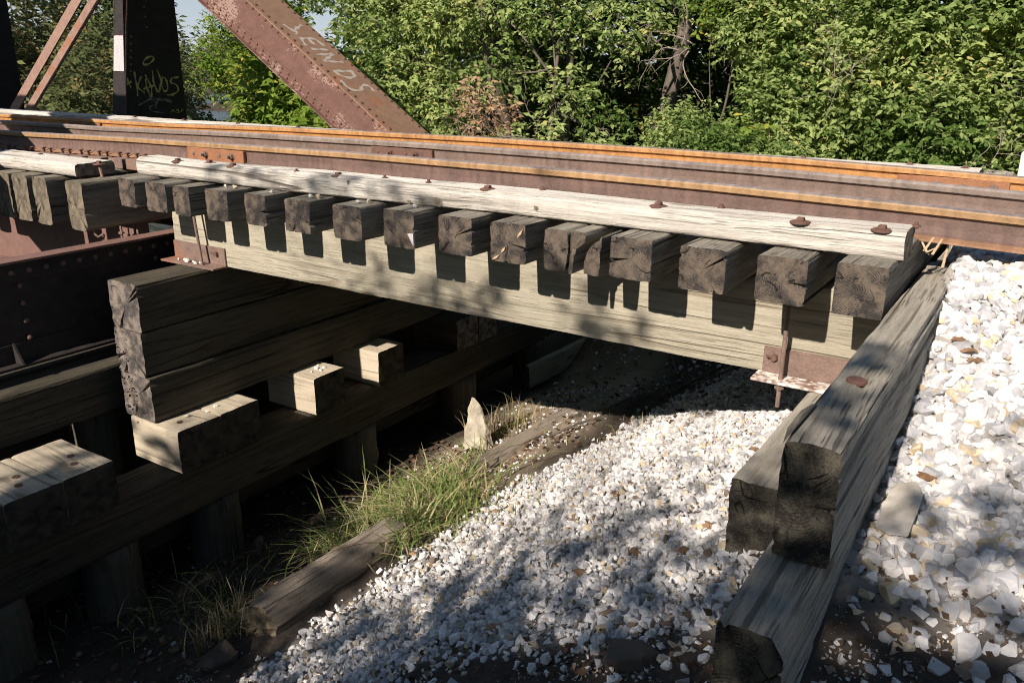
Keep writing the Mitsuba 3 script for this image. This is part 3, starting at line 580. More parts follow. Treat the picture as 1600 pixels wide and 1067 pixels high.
solo('tar_drips', cat(*ms), 'tar', 'glossy black tar beads on the stacked timber ends', 'tar', kind='stuff')
for xa, xb, ya, yb, say, sd in [(-5.245, -4.730, -0.235, 0.118, 'near sunlit pale block with knots, under the stack end', 90), (-5.245, -4.735, 0.122, 0.466, 'pale block just behind the near block under the stack', 91),
                                (-5.25, -4.705, 1.0, 1.335, 'small sunlit block in the dark under the stack, middle one', 92), (-5.25, -4.71, 1.76, 2.095, 'farthest sunlit block under the stack, partly shaded', 93), (-5.25, -4.71, 2.9, 3.25, 'shaded block under the far end of the stack', 94), (-5.25, -4.71, 3.27, 3.6, 'second shaded block under the far end of the stack', 95),
                                (-5.28, -4.705, -1.05, -0.72, 'bolted pale block at the left edge, its right half', 96), (-5.28, -4.70, -1.40, -1.054, 'bolted pale block at the left edge, its nearer half', 97), (-5.28, -4.70, -1.75, -1.404, 'pale block cut by the left edge of the view', 98)]:
    k = thing('bearing_block', say, 'wood block', 'short blocks on the cap beam')
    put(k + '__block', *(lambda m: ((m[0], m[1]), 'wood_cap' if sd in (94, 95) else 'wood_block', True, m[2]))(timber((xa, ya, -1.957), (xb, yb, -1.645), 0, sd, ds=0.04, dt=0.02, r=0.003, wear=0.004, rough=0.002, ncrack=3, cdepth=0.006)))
    if sd in (96, 97):
        for bx, by in ((-4.86, (ya + yb) / 2), (-4.98, (ya + yb) / 2 + 0.05)): part(k, 'bolt', tube([(bx, by, -1.65), (bx, by, -1.641)], 0.022, 12), 'rust_dark')
    if sd == 90: part(k, 'bolt', tube([(-4.86, -0.12, -1.65), (-4.86, -0.12, -1.640)], 0.02, 12), 'rust_dark')
pebble_group([(-4.83, 1.1, -1.638), (-4.80, 1.17, -1.637), (-4.86, 1.18, -1.638), (-4.9, 1.24, -1.637), (-4.82, 1.23, -1.637)], 0.032, 'white pebble on top of the middle bearing block', 'pebbles on the middle block', seed=2)
pebble_group([(-4.85, 0.1, -1.636), (-4.9, -0.03, -1.636), (-4.88, 0.2, -1.637)], 0.03, 'white pebble on top of the near bearing block', 'pebbles on the near block', seed=3)
pebble_group([(-4.80, -1.03, -1.638)], 0.032, 'single white pebble on the bolted block at the left edge', None, seed=4)
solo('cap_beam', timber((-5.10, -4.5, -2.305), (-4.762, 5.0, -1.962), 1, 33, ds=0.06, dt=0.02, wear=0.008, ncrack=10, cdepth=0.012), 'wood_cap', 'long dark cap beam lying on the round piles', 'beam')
for n, (yc, say) in enumerate([(-1.47, 'round pile cut by the left edge of the view'), (-0.72, 'round pile under the bolted block'), (0.13, 'round pile below the near sunlit block'), (1.66, 'round pile behind the tall grass'), (3.2, 'far round pile beside the white pointed rock'), (4.6, 'last round pile at the far end of the cap beam')]):
    zb = float(ground_z(-4.93, yc)) - 0.5
    Z = np.linspace(zb, -2.307, 14); rng = np.random.default_rng(n); pts = np.stack([np.full(14, -4.93), np.full(14, yc), Z], 1)
    v, f = tube(pts, 0.185 + 0.01 * rng.normal(size=14) * 0.5, 18); th = np.arctan2(v[:, 1] - yc, v[:, 0] + 4.93)
    solo('pile', (v, f), 'wood_pile', say, 'pile', 'piles under the cap beam', smooth=True, uv=np.stack([v[:, 2] + 13.7 * n, th * 0.185], 1))
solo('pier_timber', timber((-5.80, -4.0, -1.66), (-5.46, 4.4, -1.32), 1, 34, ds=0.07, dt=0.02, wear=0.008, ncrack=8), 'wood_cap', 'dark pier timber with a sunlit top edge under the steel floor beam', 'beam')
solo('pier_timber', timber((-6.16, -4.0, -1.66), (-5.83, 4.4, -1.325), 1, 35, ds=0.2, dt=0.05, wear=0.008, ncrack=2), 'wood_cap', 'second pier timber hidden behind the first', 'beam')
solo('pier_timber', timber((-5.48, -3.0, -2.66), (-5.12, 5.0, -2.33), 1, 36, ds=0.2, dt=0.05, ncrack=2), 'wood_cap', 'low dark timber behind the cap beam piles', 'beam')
for n, yc in enumerate([-1.2, -0.2, 0.9, 1.75, 2.6, 3.5]):
    zb = float(ground_z(-6.0, yc)) - 0.6
    Z = np.linspace(zb, -1.662, 10); pts = np.stack([np.full(10, -5.82), np.full(10, yc), Z], 1); v, f = tube(pts, 0.165, 16); th = np.arctan2(v[:, 1] - yc, v[:, 0] + 5.82)
    solo('pile', (v, f), 'wood_pile', 'weathered round pile in the second row behind the cap beam', 'pile', 'piles of the second row', smooth=True, uv=np.stack([v[:, 2] + 13.7 * (n + 9), th * 0.165], 1))

k = thing('pier_wall', 'dark plank wall behind the second row of piles', 'wall')
for n in range(8): part(k, 'plank', timber((-6.34, -3.4, -1.70 - 0.3 * (n + 1)), (-6.26, 5.2, -1.712 - 0.3 * n), 1, 100 + n, ds=0.25, dt=0.06, ncrack=1), 'wood_pile')

# ---------------------------------------------------------------- steel of the truss span
k = thing('floor_beam', 'riveted dark steel floor beam behind the stack', 'steel beam')
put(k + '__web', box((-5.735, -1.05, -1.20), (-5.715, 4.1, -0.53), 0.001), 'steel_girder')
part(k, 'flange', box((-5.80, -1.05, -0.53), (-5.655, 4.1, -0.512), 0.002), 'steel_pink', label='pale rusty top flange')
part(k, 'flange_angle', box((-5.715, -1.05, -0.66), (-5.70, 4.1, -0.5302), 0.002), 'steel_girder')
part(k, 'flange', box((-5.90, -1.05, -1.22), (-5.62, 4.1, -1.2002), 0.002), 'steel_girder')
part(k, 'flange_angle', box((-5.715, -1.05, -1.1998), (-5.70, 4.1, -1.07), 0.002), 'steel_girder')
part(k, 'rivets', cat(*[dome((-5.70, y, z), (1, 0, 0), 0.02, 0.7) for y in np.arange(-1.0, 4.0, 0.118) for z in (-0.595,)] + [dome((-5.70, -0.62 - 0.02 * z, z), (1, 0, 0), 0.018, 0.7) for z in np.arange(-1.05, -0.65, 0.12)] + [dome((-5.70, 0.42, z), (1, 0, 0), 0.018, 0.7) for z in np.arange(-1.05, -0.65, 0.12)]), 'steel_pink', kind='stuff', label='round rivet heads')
part(k, 'gusset', hull([(-5.70, -0.72, -1.198), (-5.60, -0.72, -1.198), (-5.70, -0.72, -1.06), (-5.70, -0.705, -1.198), (-5.60, -0.705, -1.198), (-5.70, -0.705, -1.06)]), 'steel_black')
part(k, 'gusset', hull([(-5.70, -0.02, -1.198), (-5.60, -0.02, -1.198), (-5.70, -0.02, -1.06), (-5.70, -0.005, -1.198), (-5.60, -0.005, -1.198), (-5.70, -0.005, -1.06)]), 'steel_black')
for n, (y, say) in enumerate(((0.52, 'pinkish sunlit steel stringer under the deep truss ties'), (2.5, 'far steel stringer hidden under the truss deck'))):
    k = thing('steel_stringer', say, 'steel beam')
    put(k + '__web', box((-15, y, -1.0), (-5.905, y + 0.014, -0.462), 0.001), 'steel_pink')
    part(k, 'flange', box((-15, y - 0.1, -0.462), (-5.905, y + 0.114, -0.447), 0.002), 'steel_pink'); part(k, 'flange', box((-15, y - 0.1, -1.016), (-5.905, y + 0.114, -1.0), 0.002), 'steel_pink')
    if n == 0:
        for x in (-6.55, -6.16, -5.98): part(k, 'hook_bolt', cat(tube([(x, y - 0.06, -0.44), (x, y - 0.06, -0.60)], 0.01, 6), tube([(x, y - 0.06, -0.56), (x, y - 0.06, -0.545)], 0.024, 6), tube([(x, y - 0.06, -0.6), (x + 0.03, y - 0.04, -0.63), (x + 0.05, y - 0.01, -0.61)], 0.01, 6)), 'rust_bracket')
# pony truss: end post box, knee-braced vertical, twin diagonals, chord
def loft(a, b, W, mirror):
    """box between two lines: section corners in W are (normal offset, y)"""
    pass
UX = np.array([-4.30, 0, 2.86]); UX = UX / np.linalg.norm(UX); NX = np.array([UX[2], 0, -UX[0]])    # along the end post, and its upper normal
FOOT = FOOT0 = np.array([-6.20, 0, 0.115])                                                               # ridge line of the inner face
def endpost(ys, sgn, say, marks):
    """ys: inner face y; sgn: +1 outward is +y"""
    k = thing('truss_end_post', say, 'truss member')
    L0, L1 = (-0.9 if sgn > 0 else 0.05), 4.95
    def slab(n0, n1, y0, y1, bev=0.003):
        v, f = box((L0, min(y0, y1), n0), (L1, max(y0, y1), n1), bev)
        return FOOT + v[:, :1] * UX + v[:, 2:] * NX + v[:, 1:2] * np.array([0, 1.0, 0]), f
    D, Wd = 0.42, 0.52; FOOT = FOOT0 if sgn > 0 else FOOT0 + np.array([-0.62, 0, 0])
    part(k, 'side_plate', slab(-D, 0, ys + sgn * 0.012, ys + sgn * 0.024), 'steel_red')
    part(k, 'side_plate', slab(-D, 0, ys + sgn * (Wd - 0.024), ys + sgn * (Wd - 0.012)), 'steel_red')
    part(k, 'flange_angle', slab(-D, -D + 0.115, ys - sgn * 0.002, ys + sgn * 0.0118), 'steel_red'); part(k, 'flange_angle', slab(-0.06, 0, ys, ys + sgn * 0.0118), 'steel_red')
    part(k, 'flange_angle', slab(-D - 0.012, -D - 0.0005, ys - sgn * 0.05, ys + sgn * 0.09), 'steel_red')
    part(k, 'cover_plate', slab(0.0005, 0.013, ys - sgn * 0.03, ys + sgn * (Wd + 0.03)), 'steel_lid', label='brown cover plate with pale sprayed letters' if marks else None)
    part(k, 'bottom_plate', slab(-D + 0.02, -D + 0.03, ys + sgn * 0.03, ys + sgn * (Wd - 0.03)), 'steel_black')
    R = []
    for s in np.arange(L0 + 0.1, L1, 0.115):
        for n0, yy in ((-D + 0.03, ys - sgn * 0.002), (-D + 0.085, ys - sgn * 0.002), (-0.03, ys)):
            R.append(dome(FOOT + s * UX + n0 * NX + np.array([0, yy, 0]), (0, -sgn, 0), 0.02, 0.85))
        for yy in (ys + sgn * 0.02, ys + sgn * (Wd - 0.02)):
            R.append(dome(FOOT + s * UX + 0.013 * NX + np.array([0, yy, 0]), NX, 0.02, 0.85))
    part(k, 'rivets', cat(*R), 'rust_dark', kind='stuff', label='rows of rivet heads')
    return k
def ribbon(pts, w, P0, ex, ey, nrm, th=0.003):
    """a sprayed stroke: thin raised ribbon through 2d points on a plane"""
    p = np.asarray(pts, float); n = 26
    d = np.r_[0, np.cumsum(np.linalg.norm(np.diff(p, axis=0), axis=1))]; t = np.linspace(0, d[-1], n)
    # gentle rounding of the polyline
    q = np.stack([np.interp(t, d, p[:, 0]), np.interp(t, d, p[:, 1])], 1)
    for _ in range(2): q[1:-1] = 0.25 * q[:-2] + 0.5 * q[1:-1] + 0.25 * q[2:]
    tg = np.gradient(q, axis=0); tg /= np.linalg.norm(tg, axis=1, keepdims=True) + 1e-9; nn = np.stack([-tg[:, 1], tg[:, 0]], 1)
    wv = w * (0.75 + 0.35 * np.sin(t * 40 + p[0, 0] * 9))[:, None] * 0.5
    a, b = q + nn * wv, q - nn * wv
    def lift(x, h): return P0 + x[:, :1] * ex + x[:, 1:] * ey + nrm * h
    V = np.vstack([lift(a, th), lift(b, th), lift(a, -0.001), lift(b, -0.001)]); i = np.arange(n - 1)
    F = [np.stack([i, i + 1, i + n + 1], 1), np.stack([i, i + n + 1, i + n], 1), np.stack([i, i + 2 * n, i + 1], 1), np.stack([i + 1, i + 2 * n, i + 2 * n + 1], 1), np.stack([i + n, i + n + 1, i + 3 * n], 1), np.stack([i + n + 1, i + 3 * n + 1, i + 3 * n], 1)]
    return V, np.vstack(F)
kp = endpost(3.60, 1, 'riveted red rusty truss end post slanting up to the left behind the track', True)
YI = np.array([0, 1.0, 0])
# letters run down the cover plate: u along the post downwards, v across (+y)
P0 = FOOT + 0.013 * NX + np.array([0, 3.60, 0]); U0, V0 = -UX, YI
LET = {'Y': [[(0, .42), (.10, .22), (.16, .20)], [(.0, .12), (.03, .13), (.17, .20), (.20, .14)]], 'E': [[(.14, .43), (.0, .39), (.0, .16), (.15, .11)], [(0, .28), (.12, .28)]], 'I': [[(.02, .14), (.03, .42)]],
       'N': [[(0, .42), (.02, .12)], [(.0, .42), (.14, .13)], [(.14, .13), (.16, .44)]], 'D': [[(.01, .12), (.03, .44)], [(.0, .42), (.12, .38), (.15, .25), (.1, .14), (.0, .12)]], 'S': [[(.16, .42), (.08, .46), (.03, .38), (.07, .30), (.14, .22), (.13, .08), (.02, .04), (-.06, .07)]]}
strokes = []
for ch, u0 in zip('YEINDS', (-1.82, -1.55, -1.36, -1.25, -0.94, -0.70)):
    for st in LET[ch]: strokes.append(ribbon([(u0 + a, 0.02 + 0.92 * b) for a, b in st], 0.046, P0, U0, V0, NX, 0.002))
part(kp, 'graffiti', cat(*strokes), 'spray_pale', label='pale sprayed letters YEINDS')
endpost(-0.55, -1, 'rusty end post of the near truss, outside the left edge of the view', False)
def vertical(x, ys, sgn, say):
    k = thing('truss_vertical', say, 'truss member'); y0, y1 = ys - sgn * 0.13, ys + sgn * 0.82
    web = [(y0, -1.0), (ys - sgn * 0.12, 0.0), (ys + sgn * 0.115, 1.46), (ys + sgn * 0.2, 2.75), (ys + sgn * 0.82, 2.75), (ys + sgn * 0.82, -1.0)]
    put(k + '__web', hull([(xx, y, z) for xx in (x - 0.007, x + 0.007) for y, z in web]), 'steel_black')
    fl = web[:4]
    part(k, 'flange', cat(*[hull([(xx, y - sgn * d, z) for xx in (x - 0.25, x + 0.012) for (y, z) in (fl[i], fl[i + 1]) for d in (0.0, 0.014)]) for i in range(3)]), 'steel_black')
    part(k, 'flange_edge', cat(*[hull([(x + 0.0125 + e, y - sgn * d, z) for e in (0, 0.004) for (y, z) in (fl[i], fl[i + 1]) for d in (0.0, 0.02)]) for i in range(3)] + [hull([(x - 0.2505 - e, y - sgn * d, z) for e in (0, 0.004) for (y, z) in (fl[i], fl[i + 1]) for d in (0.0, 0.02)]) for i in range(3)]), 'steel_red')
    part(k, 'rivets', cat(*[dome((x + 0.007, ys + sgn * (-0.12 + 0.16 * z) + sgn * 0.06, z), (1, 0, 0), 0.014, 0.8) for z in np.arange(0.6, 1.05, 0.085)] + [dome((x + 0.007, ys + sgn * 0.35, z), (1, 0, 0), 0.012, 0.8) for z in (1.15, 1.28, 1.4)]), 'steel_bar', kind='stuff', label='small pale rivet heads')
    return k
kv = vertical(-10.53, 3.6, 1, 'tall black steel truss post with tapered brace plate and graffiti')
ex, ey, nn = np.array([0, 1.0, 0]), np.array([0, 0, 1.0]), np.array([1.0, 0, 0]); B0 = np.array([-10.523, 3.6, 0.0])
def strokes_on(lst, w): return cat(*[ribbon([(a * 1.05 - 0.02, 0.02 + b * 1.22) for a, b in s], w, B0, ex, ey, nn) for s in lst])
HAL = [(0.32 + 0.085 * math.cos(a), 0.585 + 0.035 * math.sin(a) + 0.03 * math.cos(a)) for a in np.linspace(0, 6.28, 14)]
part(kv, 'graffiti', strokes_on([[(-.02, .42), (.03, .30)], [(-.03, .34), (.045, .37)],                                   # cross
    [(.10, .47), (.115, .30), (.105, .22)], [(.19, .42), (.12, .32), (.14, .29), (.215, .25)],                                # K
    [(.25, .40), (.245, .32), (.29, .20)], [(.25, .44), (.32, .30), (.30, .20)], [(.2, .29), (.38, .33)],                     # A
    [(.36, .48), (.355, .36), (.40, .25)], [(.43, .49), (.47, .38), (.42, .25)],                                             # V
    [(.50, .42), (.46, .33), (.50, .25), (.56, .28), (.55, .39), (.49, .42)],                                                # O
    [(.74, .41), (.62, .40), (.60, .35), (.70, .33), (.72, .26), (.62, .22), (.53, .22)], HAL], 0.026), 'spray_yellow', label='yellow sprayed tag KAVOS under a halo')
part(kv, 'graffiti', strokes_on([[(.10, .12), (.30, .19), (.60, .14)], [(.26, .20), (.38, .13), (.24, .10), (.28, .05), (.45, .03)], [(.58, .16), (.40, .19), (.34, .08)]], 0.018), 'spray_grey', label='faint grey sprayed scribble')
part(kv, 'graffiti', strokes_on([[(.56, .03), (.60, .06), (.62, .03)], [(.64, .05), (.68, .06), (.68, .02), (.64, .03)], [(.71, .03), (.75, .06)]], 0.012), 'spray_yellow', label='small yellow sprayed mark at the foot')
ks = thing('paper_sign', 'white paper sign with a pink ringed figure on the edge of the black truss post', 'sign')
put(ks + '__sheet', hull([(xx, 3.6 - 0.12 + 0.16 * z - d, z) for xx in (-10.775, -10.525) for z in (0.60, 1.04) for d in (0.015, 0.019)]), 'sign_white')
def on_sign(pts, w, mat, label=None):
    part(ks, 'print', cat(*[ribbon(s, w, np.array([-10.65, 3.6 - 0.12 + 0.16 * 0.82 - 0.0193, 0.82]), np.array([1.0, 0, 0]), np.array([0, 0.16, 1.0]), np.array([0, -1.0, 0.0]), 0.001) for s in pts]), mat, label=label)
on_sign([[(0.085 * math.cos(a), 0.015 + 0.105 * math.sin(a)) for a in np.linspace(0, 6.28, 20)], [(-.1, .2), (-.1, .215), (.1, .215)], [(-.1, .12), (.1, .12)]], 0.014, 'sign_pink', 'pink ring')
on_sign([[(0.045 * math.cos(a), 0.02 + 0.062 * math.sin(a)) for a in np.linspace(0, 6.28, 16)], [(-.06, .17), (.06, .17)]], 0.012, 'sign_grey')
on_sign([[(-.03, -.12), (0, -.16), (.03, -.12)], [(0, -.16), (0, -.20)]], 0.013, 'sign_pink', 'pink Y')
vertical(-14.75, 3.6, 1, 'black truss post at the far left edge')
vertical(-10.53, -0.55, -1, 'post of the near truss outside the view, above the hip'); vertical(-14.75, -0.55, -1, 'second post of the near truss outside the view')
for ys, sgn, say in ((3.60, 1, 'far'), (-0.55, -1, 'near')):
    for n, dy in enumerate((0.0, 0.24)):
        y = ys + sgn * (dy + 0.03); a, b = np.array([-14.9, y, -0.95]), np.array([-10.65, y, 2.1]); d = (b - a) / np.linalg.norm(b - a); nr = np.array([-d[2], 0, d[0]])
        solo('truss_diagonal', hull([p + s * nr * 0.072 + np.array([0, t, 0]) for p in (a, b) for s in (-1, 1) for t in (-0.012, 0.012)]), 'steel_bar', f'{["inner", "outer"][n]} of the twin slanting flat bars of the {say} truss', 'truss member', 'twin truss diagonals')
    solo('truss_chord', cat(box((-30, ys + sgn * 0.02, 2.5), (-10.2, ys + sgn * 0.5, 2.86), 0.005)), 'steel_red', f'top chord of the {say} truss above the view', 'truss member', 'truss chords')
    solo('truss_chord', cat(box((-30, ys + sgn * 0.06, -1.15), (-7.6, ys + sgn * 0.1, -0.85), 0.004), box((-30, ys + sgn * 0.4, -1.15), (-7.6, ys + sgn * 0.44, -0.85), 0.004)), 'steel_red', f'lower chord bars of the {say} truss below the deck', 'truss member', 'truss chords')

# ---------------------------------------------------------------- abutment planks on the right
def chip(cx, cy, cz, rad, dep):
    def f(V):
        V = V.copy(); d = np.linalg.norm((V - [cx, cy, cz]) / rad, axis=1); w = np.clip(1 - d, 0, 1)
        V[:, 2] -= dep * w; V[:, 1] += dep * 0.6 * w; return V
    return f
def bevel_right(V, x1, z1, amt):
    V = V.copy(); w = np.clip((V[:, 0] - (x1 - 0.03)) / 0.03, 0, 1) * np.clip((V[:, 2] - (z1 - 0.05)) / 0.05, 0, 1)
    a = amt * (0.5 + nz(np.stack([V[:, 1] * 5, V[:, 1] * 0, V[:, 1] * 0], -1))); V[:, 0] -= a * w; V[:, 2] -= a * 0.8 * w; return V
def plankB(V):
    V = chip(-0.49, -1.385, -0.155, np.array([0.03, 0.08, 0.04]), 0.018)(V)
    return bevel_right(V, -0.338, -0.158, 0.006)
k = thing('retaining_plank', 'weathered grey upper retaining plank with a bolt head and blackened near end', 'timber')
put(k + '__plank', *(lambda m: ((m[0], m[1]), 'wood_plank', True, m[2]))(timber((-0.484, -1.385, -0.492), (-0.336, 1.05, -0.158), 1, 51, ds=0.022, dt=0.0085, r=0.003, wear=0.005, rough=0.004, ncrack=16, cdepth=0.02, endrough=0.006, warp=0.004, nsplit=1, post=plankB)))
part(k, 'splinter', hull([(-0.490, -1.36, -0.185), (-0.486, -1.10, -0.165), (-0.470, -1.34, -0.150), (-0.468, -1.12, -0.152), (-0.497, -1.30, -0.165), (-0.495, -1.18, -0.158), (-0.484, -1.38, -0.172), (-0.476, -1.25, -0.143)]), 'wood_tie', label='dark splintered edge')
part(k, 'bolt', tube([(-0.418, -0.86, -0.163), (-0.418, -0.86, -0.1535), (-0.418, -0.86, -0.150)], [0.03, 0.03, 0.024], 14), 'steel_red', label='flat rusty bolt head')
k2 = thing('retaining_plank', 'lower grey retaining plank with long checks, nearest to the viewer', 'timber')
put(k2, *(lambda m: ((m[0], m[1]), 'wood_plank', True, m[2]))(timber((-0.508, -1.72, -0.86), (-0.345, 3.6, -0.502), 1, 53, ds=0.028, dt=0.009, r=0.003, wear=0.005, rough=0.0035, ncrack=26, cdepth=0.02, endrough=0.006, nsplit=4, post=lambda V: bevel_right(V, -0.347, -0.502, 0.018))))
solo('retaining_plank', timber((-0.50, -1.6, -1.25), (-0.35, 3.6, -0.866), 1, 54, ds=0.1, dt=0.03, ncrack=3), 'wood_plank', 'lowest retaining plank mostly buried in gravel', 'timber')
solo('retaining_plank', timber((-0.49, 1.07, -0.495), (-0.34, 3.55, -0.21), 1, 55, ds=0.06, dt=0.02, ncrack=5), 'wood_plank', 'far continuation of the upper retaining plank under the rails', 'timber')
solo('sill_timber', timber((-0.812, -0.70, -0.985), (-0.515, 3.6, -0.662), 1, 56, ds=0.03, dt=0.012, r=0.004, wear=0.006, rough=0.0035, ncrack=12, cdepth=0.014, endrough=0.005, nsplit=0), 'wood_plank', 'pale topped sill timber carrying the right stringer end', 'timber')
for x, y, z, a, b, h in [(-0.47, 0.62, -0.03, 0, 0.03, 0.06), (-0.45, 0.60, -0.04, 0, -0.03, 0.05), (-0.46, 0.58, -0.03, 0, 0.05, 0.03), (-0.40, 0.75, -0.12, 0, 0.01, 0.11), (-0.44, 0.66, -0.05, 0, 0.03, 0.07)]:
    solo('wood_splinter', hull([(x + a, y, z), (x + a + 0.012, y, z), (x + b, y + 0.01, z + h), (x + b + 0.008, y + 0.012, z + h), (x + a + 0.004, y + 0.01, z)]), 'splinter_wood', 'fresh orange wood splinter between the first tie and the retaining plank', 'splinter', 'orange splinters')

# ---------------------------------------------------------------- logs, rocks, debris on the slope
def slope(yaw, pitch, c):
    a, b = math.radians(yaw), math.radians(pitch); c = np.asarray(c, float)
    Rz = np.array([[math.cos(a), -math.sin(a), 0], [math.sin(a), math.cos(a), 0], [0, 0, 1]]); Rx = np.array([[1, 0, 0], [0, math.cos(b), -math.sin(b)], [0, math.sin(b), math.cos(b)]])
    return lambda V: (V - c) @ (Rz @ Rx).T + c
solo('log', timber((-3.62, -0.72, -2.52), (-3.32, 0.75, -2.235), 1, 60, ds=0.03, dt=0.014, r=0.06, wear=0.025, rough=0.008, ncrack=8, cdepth=0.015, endrough=0.012, nsplit=4, post=slope(2, -3, (-3.47, -0.7, -2.24))), 'wood_log', 'rough brown squared log at the gravel edge, its end facing the viewer', 'log')
solo('log', timber((-3.86, 0.9, -2.62), (-3.56, 4.3, -2.385), 1, 61, ds=0.05, dt=0.02, r=0.06, wear=0.02, rough=0.008, ncrack=8, post=slope(-1.5, -2, (-3.7, 0.9, -2.4))), 'wood_log', 'half buried brown log behind the grass clump', 'log')
solo('old_board', timber((-4.68, 4.1, -2.72), (-4.60, 6.4, -2.44), 1, 62, ds=0.08, dt=0.02, ncrack=3, post=slope(-8, 3, (-4.6, 4.2, -2.6))), 'wood_plank', 'grey board leaning in the dark under the far end of the bridge', 'board')
def rock(base, c, size, seed, mat, label, cat_='rock', group=None, pts=18, squash=(1, 1, 1)):
    rng = np.random.default_rng(seed); p = rng.normal(size=(pts, 3)); p /= np.linalg.norm(p, axis=1, keepdims=True)
    v, f = hull(np.sign(p) * np.abs(p) ** 0.75 * np.asarray(size) * 0.5)
    m = trimesh.Trimesh(v, f).subdivide().subdivide().subdivide(); v = np.array(m.vertices)
    n = np.array(m.vertex_normals); v = v + n * ((nfbm(v * 9 + seed, 4) - 0.5) * 0.10 * min(size))[:, None]
    return solo(base, (v + np.asarray(c), np.array(m.faces)), mat, label, cat_, group, smooth=40)
gz = lambda x, y: float(ground_z(x, y))
pr = hull([(-0.10, -0.05, 0), (0.16, -0.06, 0), (0.19, 0.08, 0.05), (-0.06, 0.10, 0), (-0.05, -0.03, 0.22), (0.14, 0.0, 0.3), (0.02, 0.03, 0.44), (0.10, 0.02, 0.40), (0.06, -0.04, 0.33), (0.17, 0.05, 0.2)])
m = trimesh.Trimesh(*pr).subdivide().subdivide().subdivide(); v = np.array(m.vertices); v = v + np.array(m.vertex_normals) * ((nfbm(v * 11, 4) - 0.5) * 0.06)[:, None]
v[:, 0] -= 0.16 * v[:, 2]
solo('pointed_rock', (v * [1.15, 1.1, 1.4] + [-4.16, 2.42, gz(-4.2, 2.5) - 0.12], np.array(m.faces)), 'rock_dull', 'tall pointed whitish rock standing beside the far pile', 'rock', smooth=35)
rock('boulder', (-0.86, -1.37, gz(-0.86, -1.37) + 0.01), (0.20, 0.13, 0.13), 11, 'rock_brown', 'dark brown angular boulder at the gravel edge left of the lowest plank')
rock('boulder', (-3.45, -1.02, gz(-3.45, -1.02) + 0.03), (0.26, 0.2, 0.2), 12, 'rock_brown', 'grey brown rock in the shade at the bottom left of the gravel')
rock('rock_chunk', (-4.35, 0.05, gz(-4.35, 0.05) + 0.12), (0.10, 0.08, 0.24), 14, 'rock_brown', 'small upright brownish rock beside the near pile')
# flat white slab leaning on the plank
sl = trimesh.Trimesh(*hull([(-0.305, -0.88, -0.60), (-0.205, -0.91, -0.575), (-0.20, -0.70, -0.545), (-0.235, -0.63, -0.535), (-0.30, -0.66, -0.56), (-0.30, -0.87, -0.615), (-0.21, -0.90, -0.595), (-0.22, -0.66, -0.56), (-0.255, -0.93, -0.59)])).subdivide().subdivide()
v = np.array(sl.vertices) + np.array(sl.vertex_normals) * ((nfbm(np.array(sl.vertices) * 30, 3) - 0.5) * 0.012)[:, None]
solo('limestone_slab', (v, np.array(sl.faces)), 'rock_pale', 'flat pinkish white limestone slab beside the retaining plank', 'rock', smooth=30)

# ---------------------------------------------------------------- gravel
rng = np.random.default_rng(42)
def scatter(n, x0, x1, y0, y1, dens):
    x, y = rng.uniform(x0, x1, n), rng.uniform(y0, y1, n); k = rng.random(n) < dens(x, y); return x[k], y[k]
def bed(n, area, dens, smin, smax, lift, seed, tones=None, skew=1.6, pool=None):
    x, y = scatter(n, *area, dens); s = smin + (smax - smin) * rng.random(len(x)) ** skew
    z = ground_z(x, y) + (rng.random(len(x)) - 0.25) * lift
    return stones(np.stack([x, y, z], 1), s, seed, tones, pool or (_tiny if smax < 0.03 else None))
def d_slope(x, y):
    w = (nfbm(np.stack([x * 2.5, y * 2.5, x * 0], -1), 3) - 0.5)
    near = sst(-1.46, -1.12, y + w * 0.5 + 0.10 * sst(-1.6, -3.2, x))
    edge = sst(-3.30, -3.12, x + w * 0.25) + 0.10 * (y > 0.9)
    grass = 1 - 0.8 * np.exp(-(((x + 3.35) / 0.35) ** 2 + ((y - 0.75) / 0.45) ** 2))
    far = sst(0.0, 0.35, x - (-3.25 + np.maximum(y - 1.4, 0) * 0.36) + w * 0.3) * (1 - 0.85 * sst(2.4, 3.2, y + w * 0.6))
    return np.clip(near * edge * grass * far, 0.0, 1) * (x < -0.5)
V, F, U = bed(40000, (-3.6, -0.5, -1.6, 3.8), d_slope, 0.020, 0.058, 0.034, 1, None, 2.2, _low + _stones)
solo('gravel', (V, F), 'stone', 'white crushed limestone gravel covering the slope below the bridge', 'gravel', kind='stuff', uv=U)
def d_shoulder(x, y):
    w = (nfbm(np.stack([x * 4, y * 4, x * 0], -1), 3) - 0.5)
    return sst(-1.06, -0.80, y + w * 0.5) * (x > -0.335)
V, F, U = bed(12500, (-0.335, 0.95, -1.3, 2.3), d_shoulder, 0.026, 0.072, 0.045, 2, lambda r: r.random() * 0.97 if r.random() > 0.02 else 0.93)
V2, F2, U2 = bed(1500, (-0.47, -0.30, 1.05, 2.4), lambda x, y: x > -9, 0.035, 0.08, 0.03, 3)
solo('gravel', (np.vstack([V, V2]), np.vstack([F, F2 + len(V)])), 'stone', 'coarse white ballast stones heaped right of the retaining planks', 'gravel', kind='stuff', uv=np.vstack([U, U2]))
